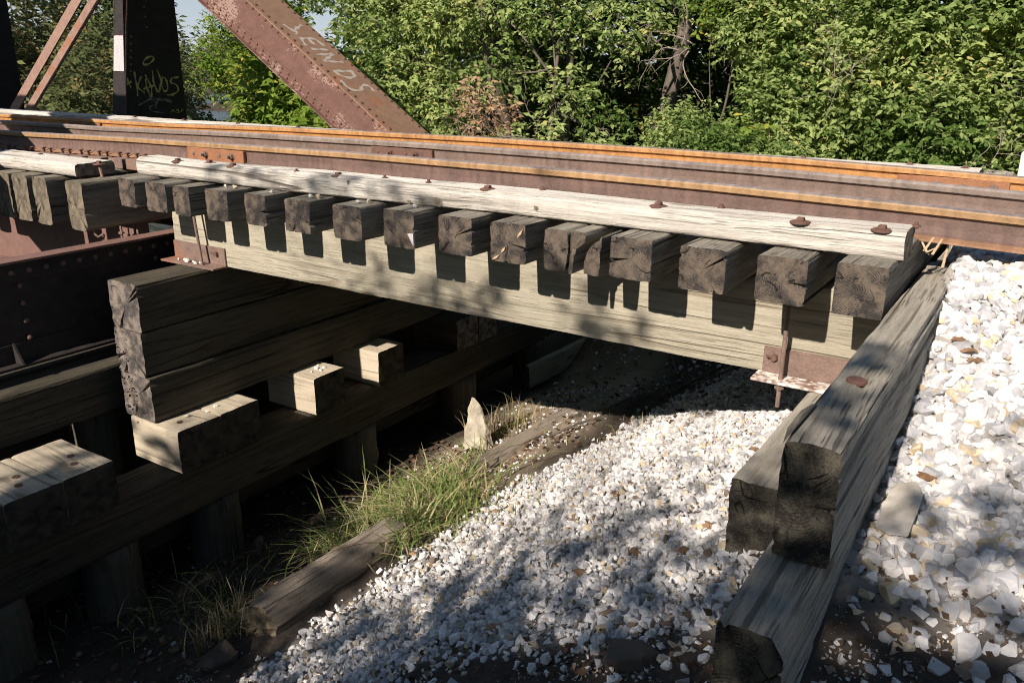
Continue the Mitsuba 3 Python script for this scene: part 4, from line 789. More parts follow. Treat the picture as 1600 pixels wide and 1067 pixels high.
# crumbs on the bare soil
V, F, U = bed(16000, (-3.6, -0.52, -2.3, -0.9), lambda x, y: 0.35 + 0.65 * (nfbm(np.stack([x * 6, y * 6, x * 0], -1), 2) > 0.5), 0.006, 0.022, 0.006, 4, lambda r: r.choice([0.3, 0.7, 0.9, 0.99, 0.99]))
V2, F2, U2 = bed(13000, (-0.33, 0.9, -2.0, -0.8), lambda x, y: x > -9, 0.006, 0.024, 0.006, 5, lambda r: r.choice([0.3, 0.7, 0.9, 0.99, 0.99]))
V3, F3, U3 = bed(900, (-4.7, -3.2, 0.8, 4.2), lambda x, y: x > -4.4, 0.012, 0.045, 0.012, 6)
V5, F5, U5 = bed(1500, (-4.6, -0.8, 2.2, 6.5), lambda x, y: 0.3 + 0.7 * (nfbm(np.stack([x * 3, y * 3, x * 0], -1), 2) > 0.52), 0.015, 0.06, 0.012, 9, lambda r: r.choice([0.3, 0.7, 0.8, 0.99]))
V4, F4, U4 = bed(500, (-5.6, -3.4, -1.5, 1.5), lambda x, y: 0.5 + 0 * x, 0.012, 0.045, 0.01, 7, lambda r: r.choice([0.7, 0.99, 0.99]))
solo('gravel_crumbs', (np.vstack([V, V2, V3, V4, V5]), np.vstack([F, F2 + len(V), F3 + len(V) + len(V2), F4 + len(V) + len(V2) + len(V3), F5 + len(V) + len(V2) + len(V3) + len(V4)])), 'stone', 'fine stone crumbs strewn over the bare dark soil', 'gravel', kind='stuff', uv=np.vstack([U, U2, U3, U4, U5]))
Vm, Fm, Um = bed(900, (-0.32, 1.3, -1.75, -0.9), lambda x, y: np.clip(1.0 - (-0.95 - y) / 0.7, 0.12, 1), 0.02, 0.055, 0.012, 8, lambda r: r.choice([0.3, 0.7, 0.75, 0.93, 0.99]))
solo('gravel', (Vm, Fm), 'stone', 'scattered grey stones thinning out over the dark soil at the lower right', 'gravel', kind='stuff', uv=Um)
for n, (x, y, a, L) in enumerate([(-2.6, 3.4, 0.4, 0.9), (-1.9, 3.0, 2.6, 0.7), (-3.2, 3.0, 1.2, 0.6), (-1.5, 2.7, 0.2, 0.6), (-3.4, 2.5, 0.8, 0.5), (-2.9, 4.2, 2.2, 1.0)]):
    P_ = [(x + t * L * math.cos(a), y + t * L * math.sin(a) + 0.05 * math.sin(5 * t + n), float(ground_z(x + t * L * math.cos(a), y + t * L * math.sin(a))) + 0.035 + 0.03 * math.sin(3 * t)) for t in np.linspace(0, 1, 7)]
    solo('fallen_stick', tube(P_, np.linspace(0.014, 0.006, 7), 6), 'bark', 'thin fallen stick on the dark soil under the span', 'stick', 'sticks under the span', smooth=True)
def litter(n, x0, x1, y0, y1, L, seed):
    r = np.random.default_rng(seed); x, y = r.uniform(x0, x1, n), r.uniform(y0, y1, n); P_ = np.stack([x, y, ground_z(x, y) + r.uniform(0.008, 0.03, n)], 1)
    a = r.uniform(0, 6.28, n); return leaves(P_, np.stack([np.cos(a), np.sin(a), r.normal(0, 0.15, n)], 1) * 3, L, seed, droop=0.0, sun=2.5, ratio=0.6)
def litter_object():
    V, F, U = joined(litter(700, -3.5, -0.5, -2.2, -1.1, 0.035, 1), litter(300, -0.32, 0.5, -2.0, -0.9, 0.024, 2), litter(900, -5.4, -3.4, -1.6, 2.5, 0.05, 3), litter(1100, -4.6, -0.9, 1.9, 6.0, 0.05, 4))
    solo('leaf_litter', (V, F), 'litter', 'small brown dead leaves strewn over the dark soil', 'leaf litter', kind='stuff', uv=U)
# single larger rocks on the dark soil at the lower right
big = [(-0.27, -1.02, .085, .3), (-0.245, -0.955, .07, .7), (-0.175, -1.0, .075, .3), (-0.21, -1.13, .09, .93), (-0.145, -1.08, .055, .95), (-0.10, -1.05, .06, .7), (-0.13, -0.97, .05, .7), (-0.06, -0.99, .065, .65), (0.0, -1.0, .08, .3), (0.03, -1.06, .085, .3),
       (-0.03, -1.10, .08, .3), (-0.06, -1.13, .07, .7), (-0.02, -1.18, .05, .4), (0.045, -1.12, .06, .75), (0.0, -1.245, .085, .3), (-0.17, -1.25, .05, .9), (-0.20, -1.22, .045, .3), (-0.13, -1.29, .04, .9), (0.07, -1.02, .075, .75), (0.10, -1.10, .06, .3), (0.12, -1.05, .06, .7),
       (0.085, -1.19, .055, .3), (0.05, -1.21, .05, .3), (0.12, -1.25, .055, .7), (0.03, -1.29, .06, .75), (0.09, -1.30, .06, .3), (-0.06, -1.32, .06, .75), (-0.29, -1.22, .035, .3), (-0.25, -0.90, .06, .3), (-0.2, -0.93, .065, .2), (-0.285, -0.83, .07, .7), (-0.11, -0.90, .08, .3), (-0.03, -0.93, .09, .3), (0.06, -0.94, .08, .75), (0.13, -0.98, .07, .3), (0.17, -1.13, .07, .3), (0.16, -1.2, .05, .7)]
for n, (x, y, s, t) in enumerate(big):
    V, F, U = stones([np.array([x, y, gz(x, y) + s * 0.14])], [s], 300 + n, lambda r: t)
    solo('limestone_rock', (V, F), 'stone', ('pointed tan rock' if t > 0.9 else 'grey white limestone rock') + ' lying loose on the dark soil at the lower right', 'rock', 'tan loose rocks' if t > 0.9 else 'grey white loose rocks', uv=U)
def dead_leaf(x, y, z, s, seed, say):
    r = np.random.default_rng(seed); th = np.linspace(0, 2 * np.pi, 15)[:-1]; rad = s * (0.55 + 0.45 * np.abs(np.cos(th * 2.5)))
    p = np.stack([x + rad * np.cos(th), y + rad * np.sin(th), z + r.normal(0, s * 0.13, 14)], 1); p = np.vstack([p, [x, y, z + s * 0.2]]); q = p - [0, 0, 0.002]
    f = [(i, (i + 1) % 14, 14) for i in range(14)]; g = [(b + 15, a + 15, 29) for a, b, _ in f]
    solo('fallen_leaf', (np.vstack([p, q]), np.array(f + g)), 'leaf_dead', say, 'leaf', 'brown leaves on the gravel', uv=np.full((30, 2), r.random() * 0.8))
for n, (x, y) in enumerate([(-0.98, -0.38), (-1.0, -0.6), (-1.25, -0.5), (-1.45, -0.62), (-2.1, 0.75), (-1.75, 0.35), (-0.95, 0.2), (-1.1, 0.6), (-2.9, 0.9), (-1.6, -1.05), (-3.1, 0.25)]): dead_leaf(x, y, gz(x, y) + 0.035, 0.032, n, 'curled brown leaf lying on the white gravel slope')
for n, (x, y) in enumerate([(-0.24, 0.22), (-0.20, 0.17), (-0.17, 0.12)]): dead_leaf(x, y, gz(x, y) + 0.045, 0.036, 40 + n, 'crumpled orange brown leaf on the ballast beside the retaining plank')
dead_leaf(-0.22, -0.48, gz(-0.22, -0.48) + 0.04, 0.035, 50, 'small reddish leaf on the ballast near the plank')
for n, (x, y) in enumerate([(-4.33, 0.11), (-4.4, 0.1), (-3.98, .09), (-3.60, .1), (-3.66, .1), (-3.28, .09), (-3.22, 0.11), (-2.9, 0.12)]):
    pebble_group([(x, y, np.interp(x, [-5, -2], [-0.02, 0]) + 0.008)], 0.042, 'white pebble lying on the tie tops against the guard timber', 'pebbles on the tie tops', tone=0.2 if n % 3 else 0.92, seed=20 + n)

# ---------------------------------------------------------------- plants
def blades(n, cen, spread, hmin, hmax, seed, lean=0.5, wid=0.007, up=1.0):
    """arching grass blades, four segments each"""
    r = np.random.default_rng(seed); V, F, U, o = [], [], [], 0
    for _ in range(n):
        x, y = cen[0] + r.normal() * spread[0], cen[1] + r.normal() * spread[1]; z = gz(x, y) - 0.01
        h = r.uniform(hmin, hmax); a = r.uniform(0, 6.28); d = np.array([math.cos(a), math.sin(a), 0]); sd = np.array([-d[1], d[0], 0]); bend = r.uniform(0.2, 1.0) * lean
        t = np.array([0, 0.35, 0.7, 1.0]); w = wid * r.uniform(0.6, 1.2) * np.array([0.8, 1.0, 0.7, 0.06])
        c = np.array([x, y, z]) + (h * bend * t ** 1.8)[:, None] * d + (h * (t - 0.45 * bend * t ** 2.4) * up)[:, None] * np.array([0, 0, 1.0])
        V.append(np.vstack([c + sd * w[:, None] * 0.5, c - sd * w[:, None] * 0.5])); i = np.arange(3)
        F.append(np.vstack([np.stack([i, i + 1, i + 5], 1), np.stack([i, i + 5, i + 4], 1)]) + o); o += 8; U.append(np.tile([r.random(), 0.5], (8, 1)))
    return np.vstack(V), np.vstack(F), np.vstack(U)
def joined(*ms):
    V, F, U, o = [], [], [], 0
    for v, f, u in ms: V.append(v); F.append(f + o); U.append(u); o += len(v)
    return np.vstack(V), np.vstack(F), np.vstack(U)
def grass(base, say, mat, *ms):
    V, F, U = joined(*ms); solo(base, (V, F), mat, say, 'grass', kind='stuff', uv=U)
grass('grass', 'green grass clump growing over the log at the gravel edge', 'grass_blade',
      blades(3000, (-3.56, 0.80), (0.14, 0.19), 0.08, 0.31, 1, 1.8, 0.013), blades(1500, (-3.74, 1.15), (0.13, 0.2), 0.08, 0.31, 2, 1.7, 0.013), blades(120, (-3.66, 0.95), (0.2, 0.3), 0.3, 0.5, 15, 1.7, 0.013), blades(130, (-3.95, 1.8), (0.10, 0.25), 0.12, 0.34, 3, 1.3, 0.009), blades(300, (-3.75, 0.3), (0.1, 0.15), 0.15, 0.35, 4, 1.4, 0.010), blades(160, (-3.2, 1.0), (0.15, 0.3), 0.06, 0.2, 8, 0.8), blades(60, (-2.9, 0.75), (0.2, 0.2), 0.05, 0.16, 9, 0.8), blades(22, (-4.0, 0.8), (0.08, 0.2), 0.4, 0.65, 10, 1.6, 0.011))
grass('grass', 'pale drooping dry grass at the near end of the log', 'grass_dry', blades(170, (-3.72, -0.72), (0.07, 0.10), 0.14, 0.34, 5, 1.0, 0.008), blades(170, (-4.15, 2.9), (0.12, 0.2), 0.15, 0.4, 6, 0.9, 0.006), blades(120, (-3.75, 0.35), (0.1, 0.2), 0.15, 0.32, 7, 1.0, 0.008), blades(420, (-3.62, 0.85), (0.18, 0.26), 0.10, 0.36, 16, 1.7, 0.010), blades(90, (-3.9, 2.6), (0.2, 0.4), 0.06, 0.2, 11, 1.0, 0.005))
grass('grass', 'shaded thin weeds on the dark soil among the piles', 'grass_blade', blades(110, (-4.35, -0.45), (0.2, 0.3), 0.10, 0.28, 12, 1.5), blades(80, (-5.4, -1.0), (0.4, 0.3), 0.1, 0.3, 13, 0.9), blades(60, (-2.6, 2.9), (0.5, 0.5), 0.06, 0.2, 14, 0.9))

def leaves(points, dirs, L, seed, ratio=0.42, droop=0.25, jitter=0.45, sun=0.5, tone=None, oval=False):
    """folded pointed leaves: 6 vertices, 4 triangles each"""
    r = np.random.default_rng(seed); n = len(points)
    d = dirs + r.normal(0, 0.35, (n, 3)); d[:, 2] -= droop; d /= np.linalg.norm(d, axis=1, keepdims=True)
    up = np.array([0, -0.45, 0.75]) * sun + r.normal(0, 0.45, (n, 3)); s = np.cross(d, up); s /= np.linalg.norm(s, axis=1, keepdims=True) + 1e-9; nn = np.cross(s, d)
    l = (L * (1 - jitter + 2 * jitter * r.random(n)))[:, None]; w = l * ratio * 0.5
    if oval:
        q = lambda a, side, up: points + d * l * a + s * w * side + nn * w * up - nn * l * (0.16 * a * a)
        V = np.stack([points, q(.26, .86, .22), q(.26, 0, 0), q(.26, -.86, .22), q(.62, .9, .2), q(.62, 0, 0), q(.62, -.9, .2), q(1.0, 0, 0)], 1)
        F = np.array([[0, 2, 1], [0, 3, 2], [1, 2, 5], [1, 5, 4], [2, 3, 6], [2, 6, 5], [4, 5, 7], [5, 6, 7]])
        U = np.repeat(np.stack([r.random(n) if tone is None else np.clip(tone + r.normal(0, 0.2, n), 0, 1), r.random(n)], 1), 8, 0)
        return V.reshape(-1, 3), (F[None] + (np.arange(n) * 8)[:, None, None]).reshape(-1, 3), U
    b, m1, m2, tip = points, points + d * l * 0.38 - nn * l * 0.04, points + d * l * 0.42 - nn * l * 0.04, points + d * l - nn * l * 0.10
    V = np.stack([b, m1 + s * w + nn * w * 0.35, points + d * l * 0.45 - nn * l * 0.02, m1 - s * w + nn * w * 0.35, tip, m2], 1)
    F = np.array([[0, 2, 1], [0, 3, 2], [1, 2, 4], [2, 3, 4]])
    U = np.repeat(np.stack([r.random(n) if tone is None else np.clip(tone + r.normal(0, 0.24, n), 0, 1), r.random(n)], 1), 6, 0)
    return V.reshape(-1, 3), (F[None] + (np.arange(n) * 6)[:, None, None]).reshape(-1, 3), U
litter_object()
def crown(blobs, nsprig, per, L, seed, shell=0.6, sprig=2.2, **kw):
    """leaf sprigs through the volume of several ellipsoids: blob = (centre, radii, weight)"""
    r = np.random.default_rng(seed); C = np.array([b[0] for b in blobs], float); R = np.array([b[1] for b in blobs], float)
    W = np.array([b[2] if len(b) > 2 else np.prod(b[1]) ** 0.66 for b in blobs], float); W /= W.sum()
    k = r.choice(len(blobs), nsprig, p=W); u = r.normal(size=(nsprig, 3)); u /= np.linalg.norm(u, axis=1, keepdims=True)
    rad = (shell + (1 - shell) * r.random(nsprig)) * r.random(nsprig) ** 0.25
    c = C[k] + u * R[k] * rad[:, None]; c += r.normal(0, L * 0.8, c.shape)
    ax = u * 0.7 + r.normal(0, 0.6, (nsprig, 3)); ax /= np.linalg.norm(ax, axis=1, keepdims=True)
    t = np.tile(np.linspace(0, 1, per), nsprig); P = np.repeat(c, per, 0); A = np.repeat(ax, per, 0)
    sidev = np.cross(A, [0.1, 0.2, 1.0]); sidev /= np.linalg.norm(sidev, axis=1, keepdims=True) + 1e-9
    sg = np.where(np.arange(len(t)) % 2 == 0, 1.0, -1.0)[:, None]
    P = P + A * (t * L * sprig)[:, None] + r.normal(0, L * 0.15, P.shape)
    tone = np.repeat(np.clip(nz(c * 1.3 + seed) * 1.1 - 0.05, 0, 1), per)
    return leaves(P, A * 0.5 + sidev * sg, L, seed + 1, tone=tone, **kw)
def limb(pts, r0, r1, n=8):
    pts = np.asarray(pts, float); d = np.linspace(0, 1, len(pts)); t = np.linspace(0, 1, n * (len(pts) - 1) + 1)
    q = np.stack([np.interp(t, d, pts[:, i]) for i in range(3)], 1)
    for _ in range(3): q[1:-1] = 0.25 * q[:-2] + 0.5 * q[1:-1] + 0.25 * q[2:]
    return tube(q, np.linspace(r0, r1, len(t)), 7)
def tree(base, say, cat_, base_pt, blobs, nsprig, per, L, seed, mat, r0=0.12, limbs=True, group=None, trunk_to=None, lean=0.0, **kw):
    k = thing(base, say, cat_, group); r = np.random.default_rng(seed + 7); b = np.array(base_pt, float)
    top = np.array(trunk_to if trunk_to is not None else np.mean([x[0] for x in blobs], 0), float)
    mid = (b + top) / 2 + np.array([r.normal(0, 0.12), r.normal(0, 0.12), 0]) * np.linalg.norm(top - b) * 0.3
    put(k + '__trunk', limb([b, mid, top], r0, r0 * 0.45), 'bark', True)
    if limbs:
        ms = []
        for x in blobs:
            c = np.array(x[0], float); s = b + (top - b) * r.uniform(0.45, 0.95); m = (s + c) / 2 + r.normal(0, 0.15, 3) * np.linalg.norm(c - s) * 0.5
            ms.append(limb([s, m, c], r0 * 0.4, r0 * 0.12)); R = np.array(x[1], float)
            for _ in range(5):
                e = c + r.normal(0, 0.6, 3) * R; ms.append(limb([c + (m - c) * r.uniform(0, 0.5), (c + e) / 2 + r.normal(0, 0.1, 3) * R, e], r0 * 0.14, r0 * 0.04, 4))
        part(k, 'branches', cat(*ms), 'bark', True)
    V, F, U = crown(blobs, nsprig, per, L, seed, **kw); part(k, 'crown', (V, F), mat, False, U)
    return k

# ---------------------------------------------------------------- thicket behind the track, right to left
kw = dict(sun=1.2); ov = dict(sun=1.3, ratio=0.55, droop=0.4)
tree('shrub', 'broad leaved green shrub at the right edge behind the far rail', 'shrub', (0.4, 6.0, -1.1), [((0.25, 5.8, 0.2), (0.9, 0.6, 0.95)), ((0.1, 5.9, 1.5), (1.0, 0.7, 0.9)), ((1.3, 6.0, 1.2), (0.9, 0.8, 1.5)), ((-0.4, 6.0, 2.1), (0.8, 0.7, 0.7))], 3600, 9, 0.080, 201, 'leaf_green', 0.06, **ov)
tree('shrub', 'tall vine covered green shrub left of the right edge shrub', 'shrub', (-1.2, 6.1, -1.1), [((-1.05, 5.9, 0.1), (0.75, 0.6, 0.85)), ((-1.3, 6.1, 1.3), (0.95, 0.7, 0.9)), ((-1.9, 6.2, 0.6), (0.7, 0.6, 0.9)), ((-1.5, 6.3, 2.2), (0.9, 0.7, 0.6))], 3600, 9, 0.070, 202, 'leaf_green', 0.06, **ov)
tree('shrub', 'light green shrub with grey dead twigs left of the vine covered shrub', 'shrub', (-2.7, 6.3, -1.1), [((-2.6, 6.2, 0.2), (0.7, 0.6, 0.8)), ((-2.9, 6.4, 1.25), (0.8, 0.7, 0.75)), ((-3.6, 6.9, 1.6), (0.7, 0.6, 0.5))], 3000, 9, 0.064, 203, 'leaf_green', 0.05, **ov)
tree('shrub', 'low fine leaved bright shrub right of the thick trunk', 'shrub', (-3.1, 5.3, -0.9), [((-3.0, 5.2, -0.25), (0.75, 0.4, 0.42)), ((-2.3, 5.1, -0.35), (0.7, 0.4, 0.35)), ((-3.6, 5.6, -0.05), (0.5, 0.4, 0.4))], 2200, 8, 0.050, 204, 'leaf_green', 0.03, **ov)
tree('shrub', 'low green bush hugging the far guard timber at the right', 'shrub', (-0.9, 4.9, -0.9), [((-0.9, 4.7, -0.45), (0.8, 0.35, 0.35)), ((-1.8, 4.8, -0.45), (0.6, 0.35, 0.32)), ((0.0, 4.9, -0.35), (0.6, 0.4, 0.4))], 2000, 8, 0.050, 205, 'leaf_green', 0.03, **ov)
tree('sapling', 'yellow leaved sapling in front of the shrubs', 'sapling', (-2.95, 5.6, -0.9), [((-2.75, 5.45, 0.05), (0.16, 0.12, 0.12)), ((-2.9, 5.5, -0.1), (0.12, 0.1, 0.1))], 26, 6, 0.12, 206, 'leaf_bright', 0.012, **kw)
tree('sapling', 'yellow green leafy branch hanging at the top beside the dead twigs', 'sapling', (-3.9, 6.6, -0.9), [((-3.62, 6.3, 1.3), (0.28, 0.2, 0.2)), ((-3.3, 6.3, 1.55), (0.3, 0.2, 0.15)), ((-3.05, 6.4, 1.25), (0.2, 0.2, 0.15))], 90, 8, 0.08, 207, 'leaf_bright', 0.02, **kw)
def twigs(base, say, start, n, length, seed, mat='twig_grey', r0=0.012):
    r = np.random.default_rng(seed); ms = []
    for _ in range(n):
        p = np.array(start, float) + r.normal(0, 0.12, 3); d = np.array([r.normal(0, 0.7), r.normal(-0.2, 0.3), r.normal(0.2, 0.6)]); d /= np.linalg.norm(d); pts = [p]
        for _ in range(6):
            d = d + r.normal(0, 0.35, 3); d /= np.linalg.norm(d); pts.append(pts[-1] + d * length / 6)
            if r.random() < 0.6:
                e = d + r.normal(0, 0.7, 3); e /= np.linalg.norm(e); ms.append(limb([pts[-1], pts[-1] + e * length * 0.12, pts[-1] + (e + r.normal(0, .4, 3)) * length * 0.22], r0 * 0.5, r0 * 0.2, 3))
        ms.append(limb(pts, r0, r0 * 0.3, 3))
    return solo(base, cat(*ms), mat, say, 'dead branch', smooth=True)
twigs('dead_branch', 'crooked bare grey branch hanging in front of the dark forest gap', (-3.75, 5.9, 0.9), 6, 0.8, 1, r0=0.009)
twigs('dead_branch', 'bare grey twigs tangled in the middle shrubs', (-1.9, 5.35, 0.7), 9, 0.55, 2, r0=0.004)
twigs('dead_branch', 'grey twigs sticking out of the withered brown bush', (-5.9, 4.95, 0.1), 10, 0.5, 6, r0=0.004)
twigs('dead_branch', 'fine bare twigs in the right edge shrub', (0.1, 5.15, 0.9), 10, 0.6, 7, r0=0.004)
twigs('dead_branch', 'thin upright bare stems behind the far rail', (-5.2, 5.0, -0.1), 6, 0.7, 3, r0=0.005)
twigs('dead_branch', 'grey twig tangle low at the right behind the far rail', (-0.55, 5.3, -0.1), 8, 0.45, 4, r0=0.004)
k = thing('dead_bush', 'withered reddish brown bush behind the far rail', 'bush'); put(k + '__stems', limb([(-5.75, 5.3, -1.1), (-5.8, 5.2, -0.3), (-5.75, 5.1, 0.5)], 0.025, 0.008), 'bark', True)
V, F, U = crown([((-5.85, 5.1, 0.15), (0.5, 0.3, 0.28)), ((-6.15, 5.2, 0.35), (0.22, 0.2, 0.3))], 110, 7, 0.07, 208, **kw); part(k, 'withered_leaves', (V, F), 'leaf_dead', False, U)
tree('shrub', 'straggly green bush under the withered brown bush', 'shrub', (-6.5, 5.0, -1.1), [((-6.6, 5.0, -0.38), (0.7, 0.35, 0.28)), ((-5.7, 4.95, -0.35), (0.55, 0.3, 0.26)), ((-7.4, 5.3, -0.3), (0.6, 0.4, 0.4))], 1100, 8, 0.06, 209, 'leaf_green', 0.03, **ov)
tree('shrub', 'small leafy weeds poking over the far rail in the middle', 'shrub', (-4.3, 4.9, -1.0), [((-4.75, 4.9, -0.15), (0.18, 0.15, 0.3)), ((-4.3, 4.9, -0.25), (0.3, 0.2, 0.16)), ((-3.85, 4.85, -0.3), (0.22, 0.2, 0.16)), ((-5.2, 5.1, -0.2), (0.2, 0.2, 0.3))], 150, 8, 0.08, 210, 'leaf_green', 0.015, **kw)
# forest in the middle
for n, (x, y, r0, say) in enumerate([(-5.75, 9.4, 0.155, 'thick grey trunk in the dark forest gap'), (-8.2, 9.2, 0.11, 'slender leaning trunk left of the thick one'), (-7.5, 9.8, 0.09, 'thin straight trunk behind the withered bush'), (-9.1, 9.9, 0.12, 'dark trunk beside the truss end post')]):
    tree('forest_tree', say, 'tree', (x, y, -1.4), [((x + 0.2, y - 0.6, 2.6), (1.3, 1.0, 1.0)), ((x - 0.6, y - 0.8, 1.6), (0.9, 0.7, 0.6)), ((x + 0.5, y - 1.2, 0.9), (0.6, 0.5, 0.45)), ((x, y, 4.2), (1.8, 1.4, 1.2))], 380, 8, 0.09, 220 + n, 'leaf_green', r0, trunk_to=(x + [0.2, -0.6, 0.1, 0.3][n], y, 4.5), **kw)
tree('forest_tree', 'leafy understorey tree with arching dark branches right of the end post', 'tree', (-8.2, 7.6, -1.4), [((-9.3, 7.4, 1.5), (1.1, 0.7, 0.8)), ((-8.3, 7.5, 1.4), (0.7, 0.6, 0.7)), ((-9.0, 7.2, 0.5), (0.8, 0.6, 0.5)), ((-8.1, 7.3, 0.2), (0.5, 0.5, 0.5)), ((-10.0, 7.6, 2.4), (1.4, 0.9, 0.9))], 2400, 9, 0.078, 230, 'leaf_green', 0.09, **ov)
tree('forest_tree', 'sparse sunlit sprays of leaves in the middle of the forest gap', 'tree', (-6.6, 7.8, -1.3), [((-6.9, 7.2, 0.6), (0.6, 0.5, 0.4)), ((-5.9, 7.1, 0.3), (0.5, 0.4, 0.45)), ((-6.3, 7.3, 1.4), (1.0, 0.6, 0.4)), ((-5.0, 7.2, 1.3), (0.7, 0.5, 0.4)), ((-7.4, 7.2, 1.5), (0.8, 0.5, 0.4)), ((-5.2, 7.0, -0.1), (0.35, 0.3, 0.4))], 560, 8, 0.085, 231, 'leaf_green', 0.05, **ov)
for n, (x, y, R) in enumerate([(0.8, 9.5, 2.4), (-2.2, 9.8, 2.2), (-4.6, 13.0, 2.6), (-8.0, 14.0, 2.6), (-11.5, 14.5, 2.6), (-13.5, 12.0, 2.0), (4.5, 9.0, 2.5), (-6.5, 19.0, 3.5), (-1.0, 15.0, 3.5), (-15.0, 20.5, 3.0), (-11.0, 22.5, 3.2), (-19.0, 24.0, 3.0)]):
    say = ['dense tree behind the right edge shrub', 'dense tree behind the light green shrub', 'dark background tree behind the thick trunk', 'dark background tree in the middle of the forest', 'dark background tree behind the truss end post', 'dark tree on the bank left of the end post', 'dense tree beyond the right edge of the view', 'farthest dark tree deep in the forest', 'far dark tree behind the right shrubs', 'far dark tree closing the forest gap', 'far dark tree in the deepest middle of the forest', 'far dark tree at the left end of the forest'][n]
    tree('background_tree', say, 'tree', (x, y, -1.8), [((x, y, 0.2), (R, 1.2, 1.7)), ((x + 0.4, y + 0.3, 2.6), (R, 1.4, 1.8)), ((x - 0.3, y + 0.4, 5.0), (R * 0.9, 1.4, 1.8))], 640, 8, 0.21, 240 + n, 'leaf_dark', 0.16, limbs=False, **kw)
for n, (x, y, R) in enumerate([(2.5, 12.5, 2.2), (-2.0, 13.5, 2.2), (-6.0, 12.0, 2.0), (-9.6, 11.8, 2.0), (-12.6, 10.6, 1.5), (-9.0, 17.0, 2.6), (-14.0, 18.5, 2.6), (-3.5, 17.5, 2.6)]):
    tree('understorey_shrub', ['dark undergrowth beyond the right edge', 'dark undergrowth behind the vine covered shrub', 'dark undergrowth behind the thick trunk', 'dark undergrowth behind the slender trunks', 'dark undergrowth on the bank behind the end post', 'deep undergrowth in the middle of the forest', 'deep undergrowth left in the forest', 'deep undergrowth right in the forest'][n], 'shrub', (x, y, -2.2), [((x - R * .6, y, -0.4), (R * .8, 0.8, 1.5)), ((x + R * .6, y + .3, -0.3), (R * .8, 0.8, 1.6)), ((x, y + .5, 1.4), (R, 0.9, 1.3))], 560, 8, 0.19, 310 + n, 'leaf_dark', 0.05, limbs=False, **kw)
tree('forest_tree', 'tall tree whose crown hangs above the view and shades the forest gap', 'tree', (-7.6, 8.6, -1.4), [((-8.3, 7.2, 4.2), (1.5, 1.0, 1.9)), ((-6.3, 7.1, 4.1), (1.5, 1.0, 1.8)), ((-4.6, 7.6, 4.4), (1.2, 1.0, 1.8)), ((-10.2, 7.8, 4.8), (1.4, 1.0, 1.8))], 2000, 8, 0.16, 235, 'leaf_dark', 0.15, trunk_to=(-7.3, 7.4, 4.2), **kw)
# bank by the river
tree('shrub', 'bright green leafy shrub under the slanting end post by the river', 'shrub', (-10.4, 6.4, -2.2), [((-10.7, 6.3, 0.35), (0.75, 0.6, 0.55)), ((-9.9, 6.2, -0.15), (0.8, 0.6, 0.5)), ((-11.3, 6.6, -0.3), (0.8, 0.6, 0.5)), ((-9.2, 6.0, -0.4), (0.6, 0.5, 0.4)), ((-11.0, 6.8, 1.0), (0.5, 0.5, 0.4))], 1200, 9, 0.115, 260, 'leaf_bright', 0.04, **ov)
tree('shrub', 'yellow green bush beside the end post foot', 'shrub', (-8.0, 5.6, -1.4), [((-7.7, 5.5, -0.35), (0.6, 0.4, 0.35)), ((-8.5, 5.7, -0.3), (0.5, 0.4, 0.4))], 380, 8, 0.10, 261, 'leaf_bright', 0.03, **kw)
tree('riverside_tree', 'sunny yellow green tree leaning over the river below the sky gap', 'tree', (-19.2, 16.6, -2.8), [((-21.6, 14.1, 1.15), (0.75, 0.75, 0.7)), ((-21.8, 13.8, 0.35), (0.6, 0.7, 0.6)), ((-21.2, 14.6, 2.2), (0.9, 0.9, 0.8)), ((-21.2, 14.5, 0.3), (0.9, 0.9, 0.7)), ((-20.8, 15.0, 1.4), (1.1, 1.0, 1.1)), ((-20.2, 15.6, 2.8), (1.4, 1.2, 1.0)), ((-20.0, 15.8, 0.2), (1.1, 1.0, 0.9))], 1900, 9, 0.13, 262, 'leaf_bright', 0.14, **kw)
tree('shrub', 'grey green bush with hanging twigs beside the black truss post', 'shrub', (-15.8, 8.6, -3.0), [((-16.1, 8.45, -0.5), (0.6, 0.7, 0.8)), ((-16.4, 8.6, 0.35), (0.5, 0.6, 0.5)), ((-15.5, 8.9, -1.2), (0.5, 0.6, 0.5))], 520, 8, 0.10, 263, 'leaf_far', 0.05, **kw)
for n, (x, y, zc, R, mat) in enumerate([(-46, 17, 2.6, 4.2, 'leaf_far'), (-41, 19.5, 2.0, 3.6, 'leaf_far'), (-38.5, 21.5, 1.0, 2.6, 'leaf_dark'), (-44, 24, 3.4, 4.0, 'leaf_far'), (-52, 19, 4.0, 5.0, 'leaf_far'), (-36, 19.0, -0.6, 2.2, 'leaf_far'), (-49, 30.5, 1.5, 3.4, 'leaf_far'), (-58, 32, 2.5, 4.5, 'leaf_far'), (-40, 12, 2.5, 4.5, 'leaf_far'), (-34, 16.5, -1.2, 1.8, 'leaf_far')]):
    say = ['tall pale trunked tree at the far left on the opposite bank', 'olive green tree behind the twin slanting bars', 'dark tree left of the black truss post', 'big tree behind the black truss post', 'high tree beyond the opposite bank at the far left', 'low grey green bush on the opposite bank', 'tree on the opposite bank near the sky gap', 'distant tree on the opposite bank beyond the post', 'tree beyond the left edge on the opposite bank', 'low bush at the water on the opposite bank'][n]
    tree('riverside_tree', say, 'tree', (x, y, -3.2), [((x, y, zc), (R * .8, R * .6, R * .7)), ((x + R * .5, y + R * .3, zc - R * .5), (R * .7, R * .6, R * .55)), ((x - R * .4, y - R * .3, zc - R * .35), (R * .7, R * .6, R * .6)), ((x + .3, y, zc + R * .9), (R * .6, R * .5, R * .6)), ((x, y, -2.2), (R, R * .6, 1.0))], 680, 8, 0.36 if R > 3 else 0.26, 270 + n, mat, 0.22, limbs=n in (0, 1, 2), **kw)
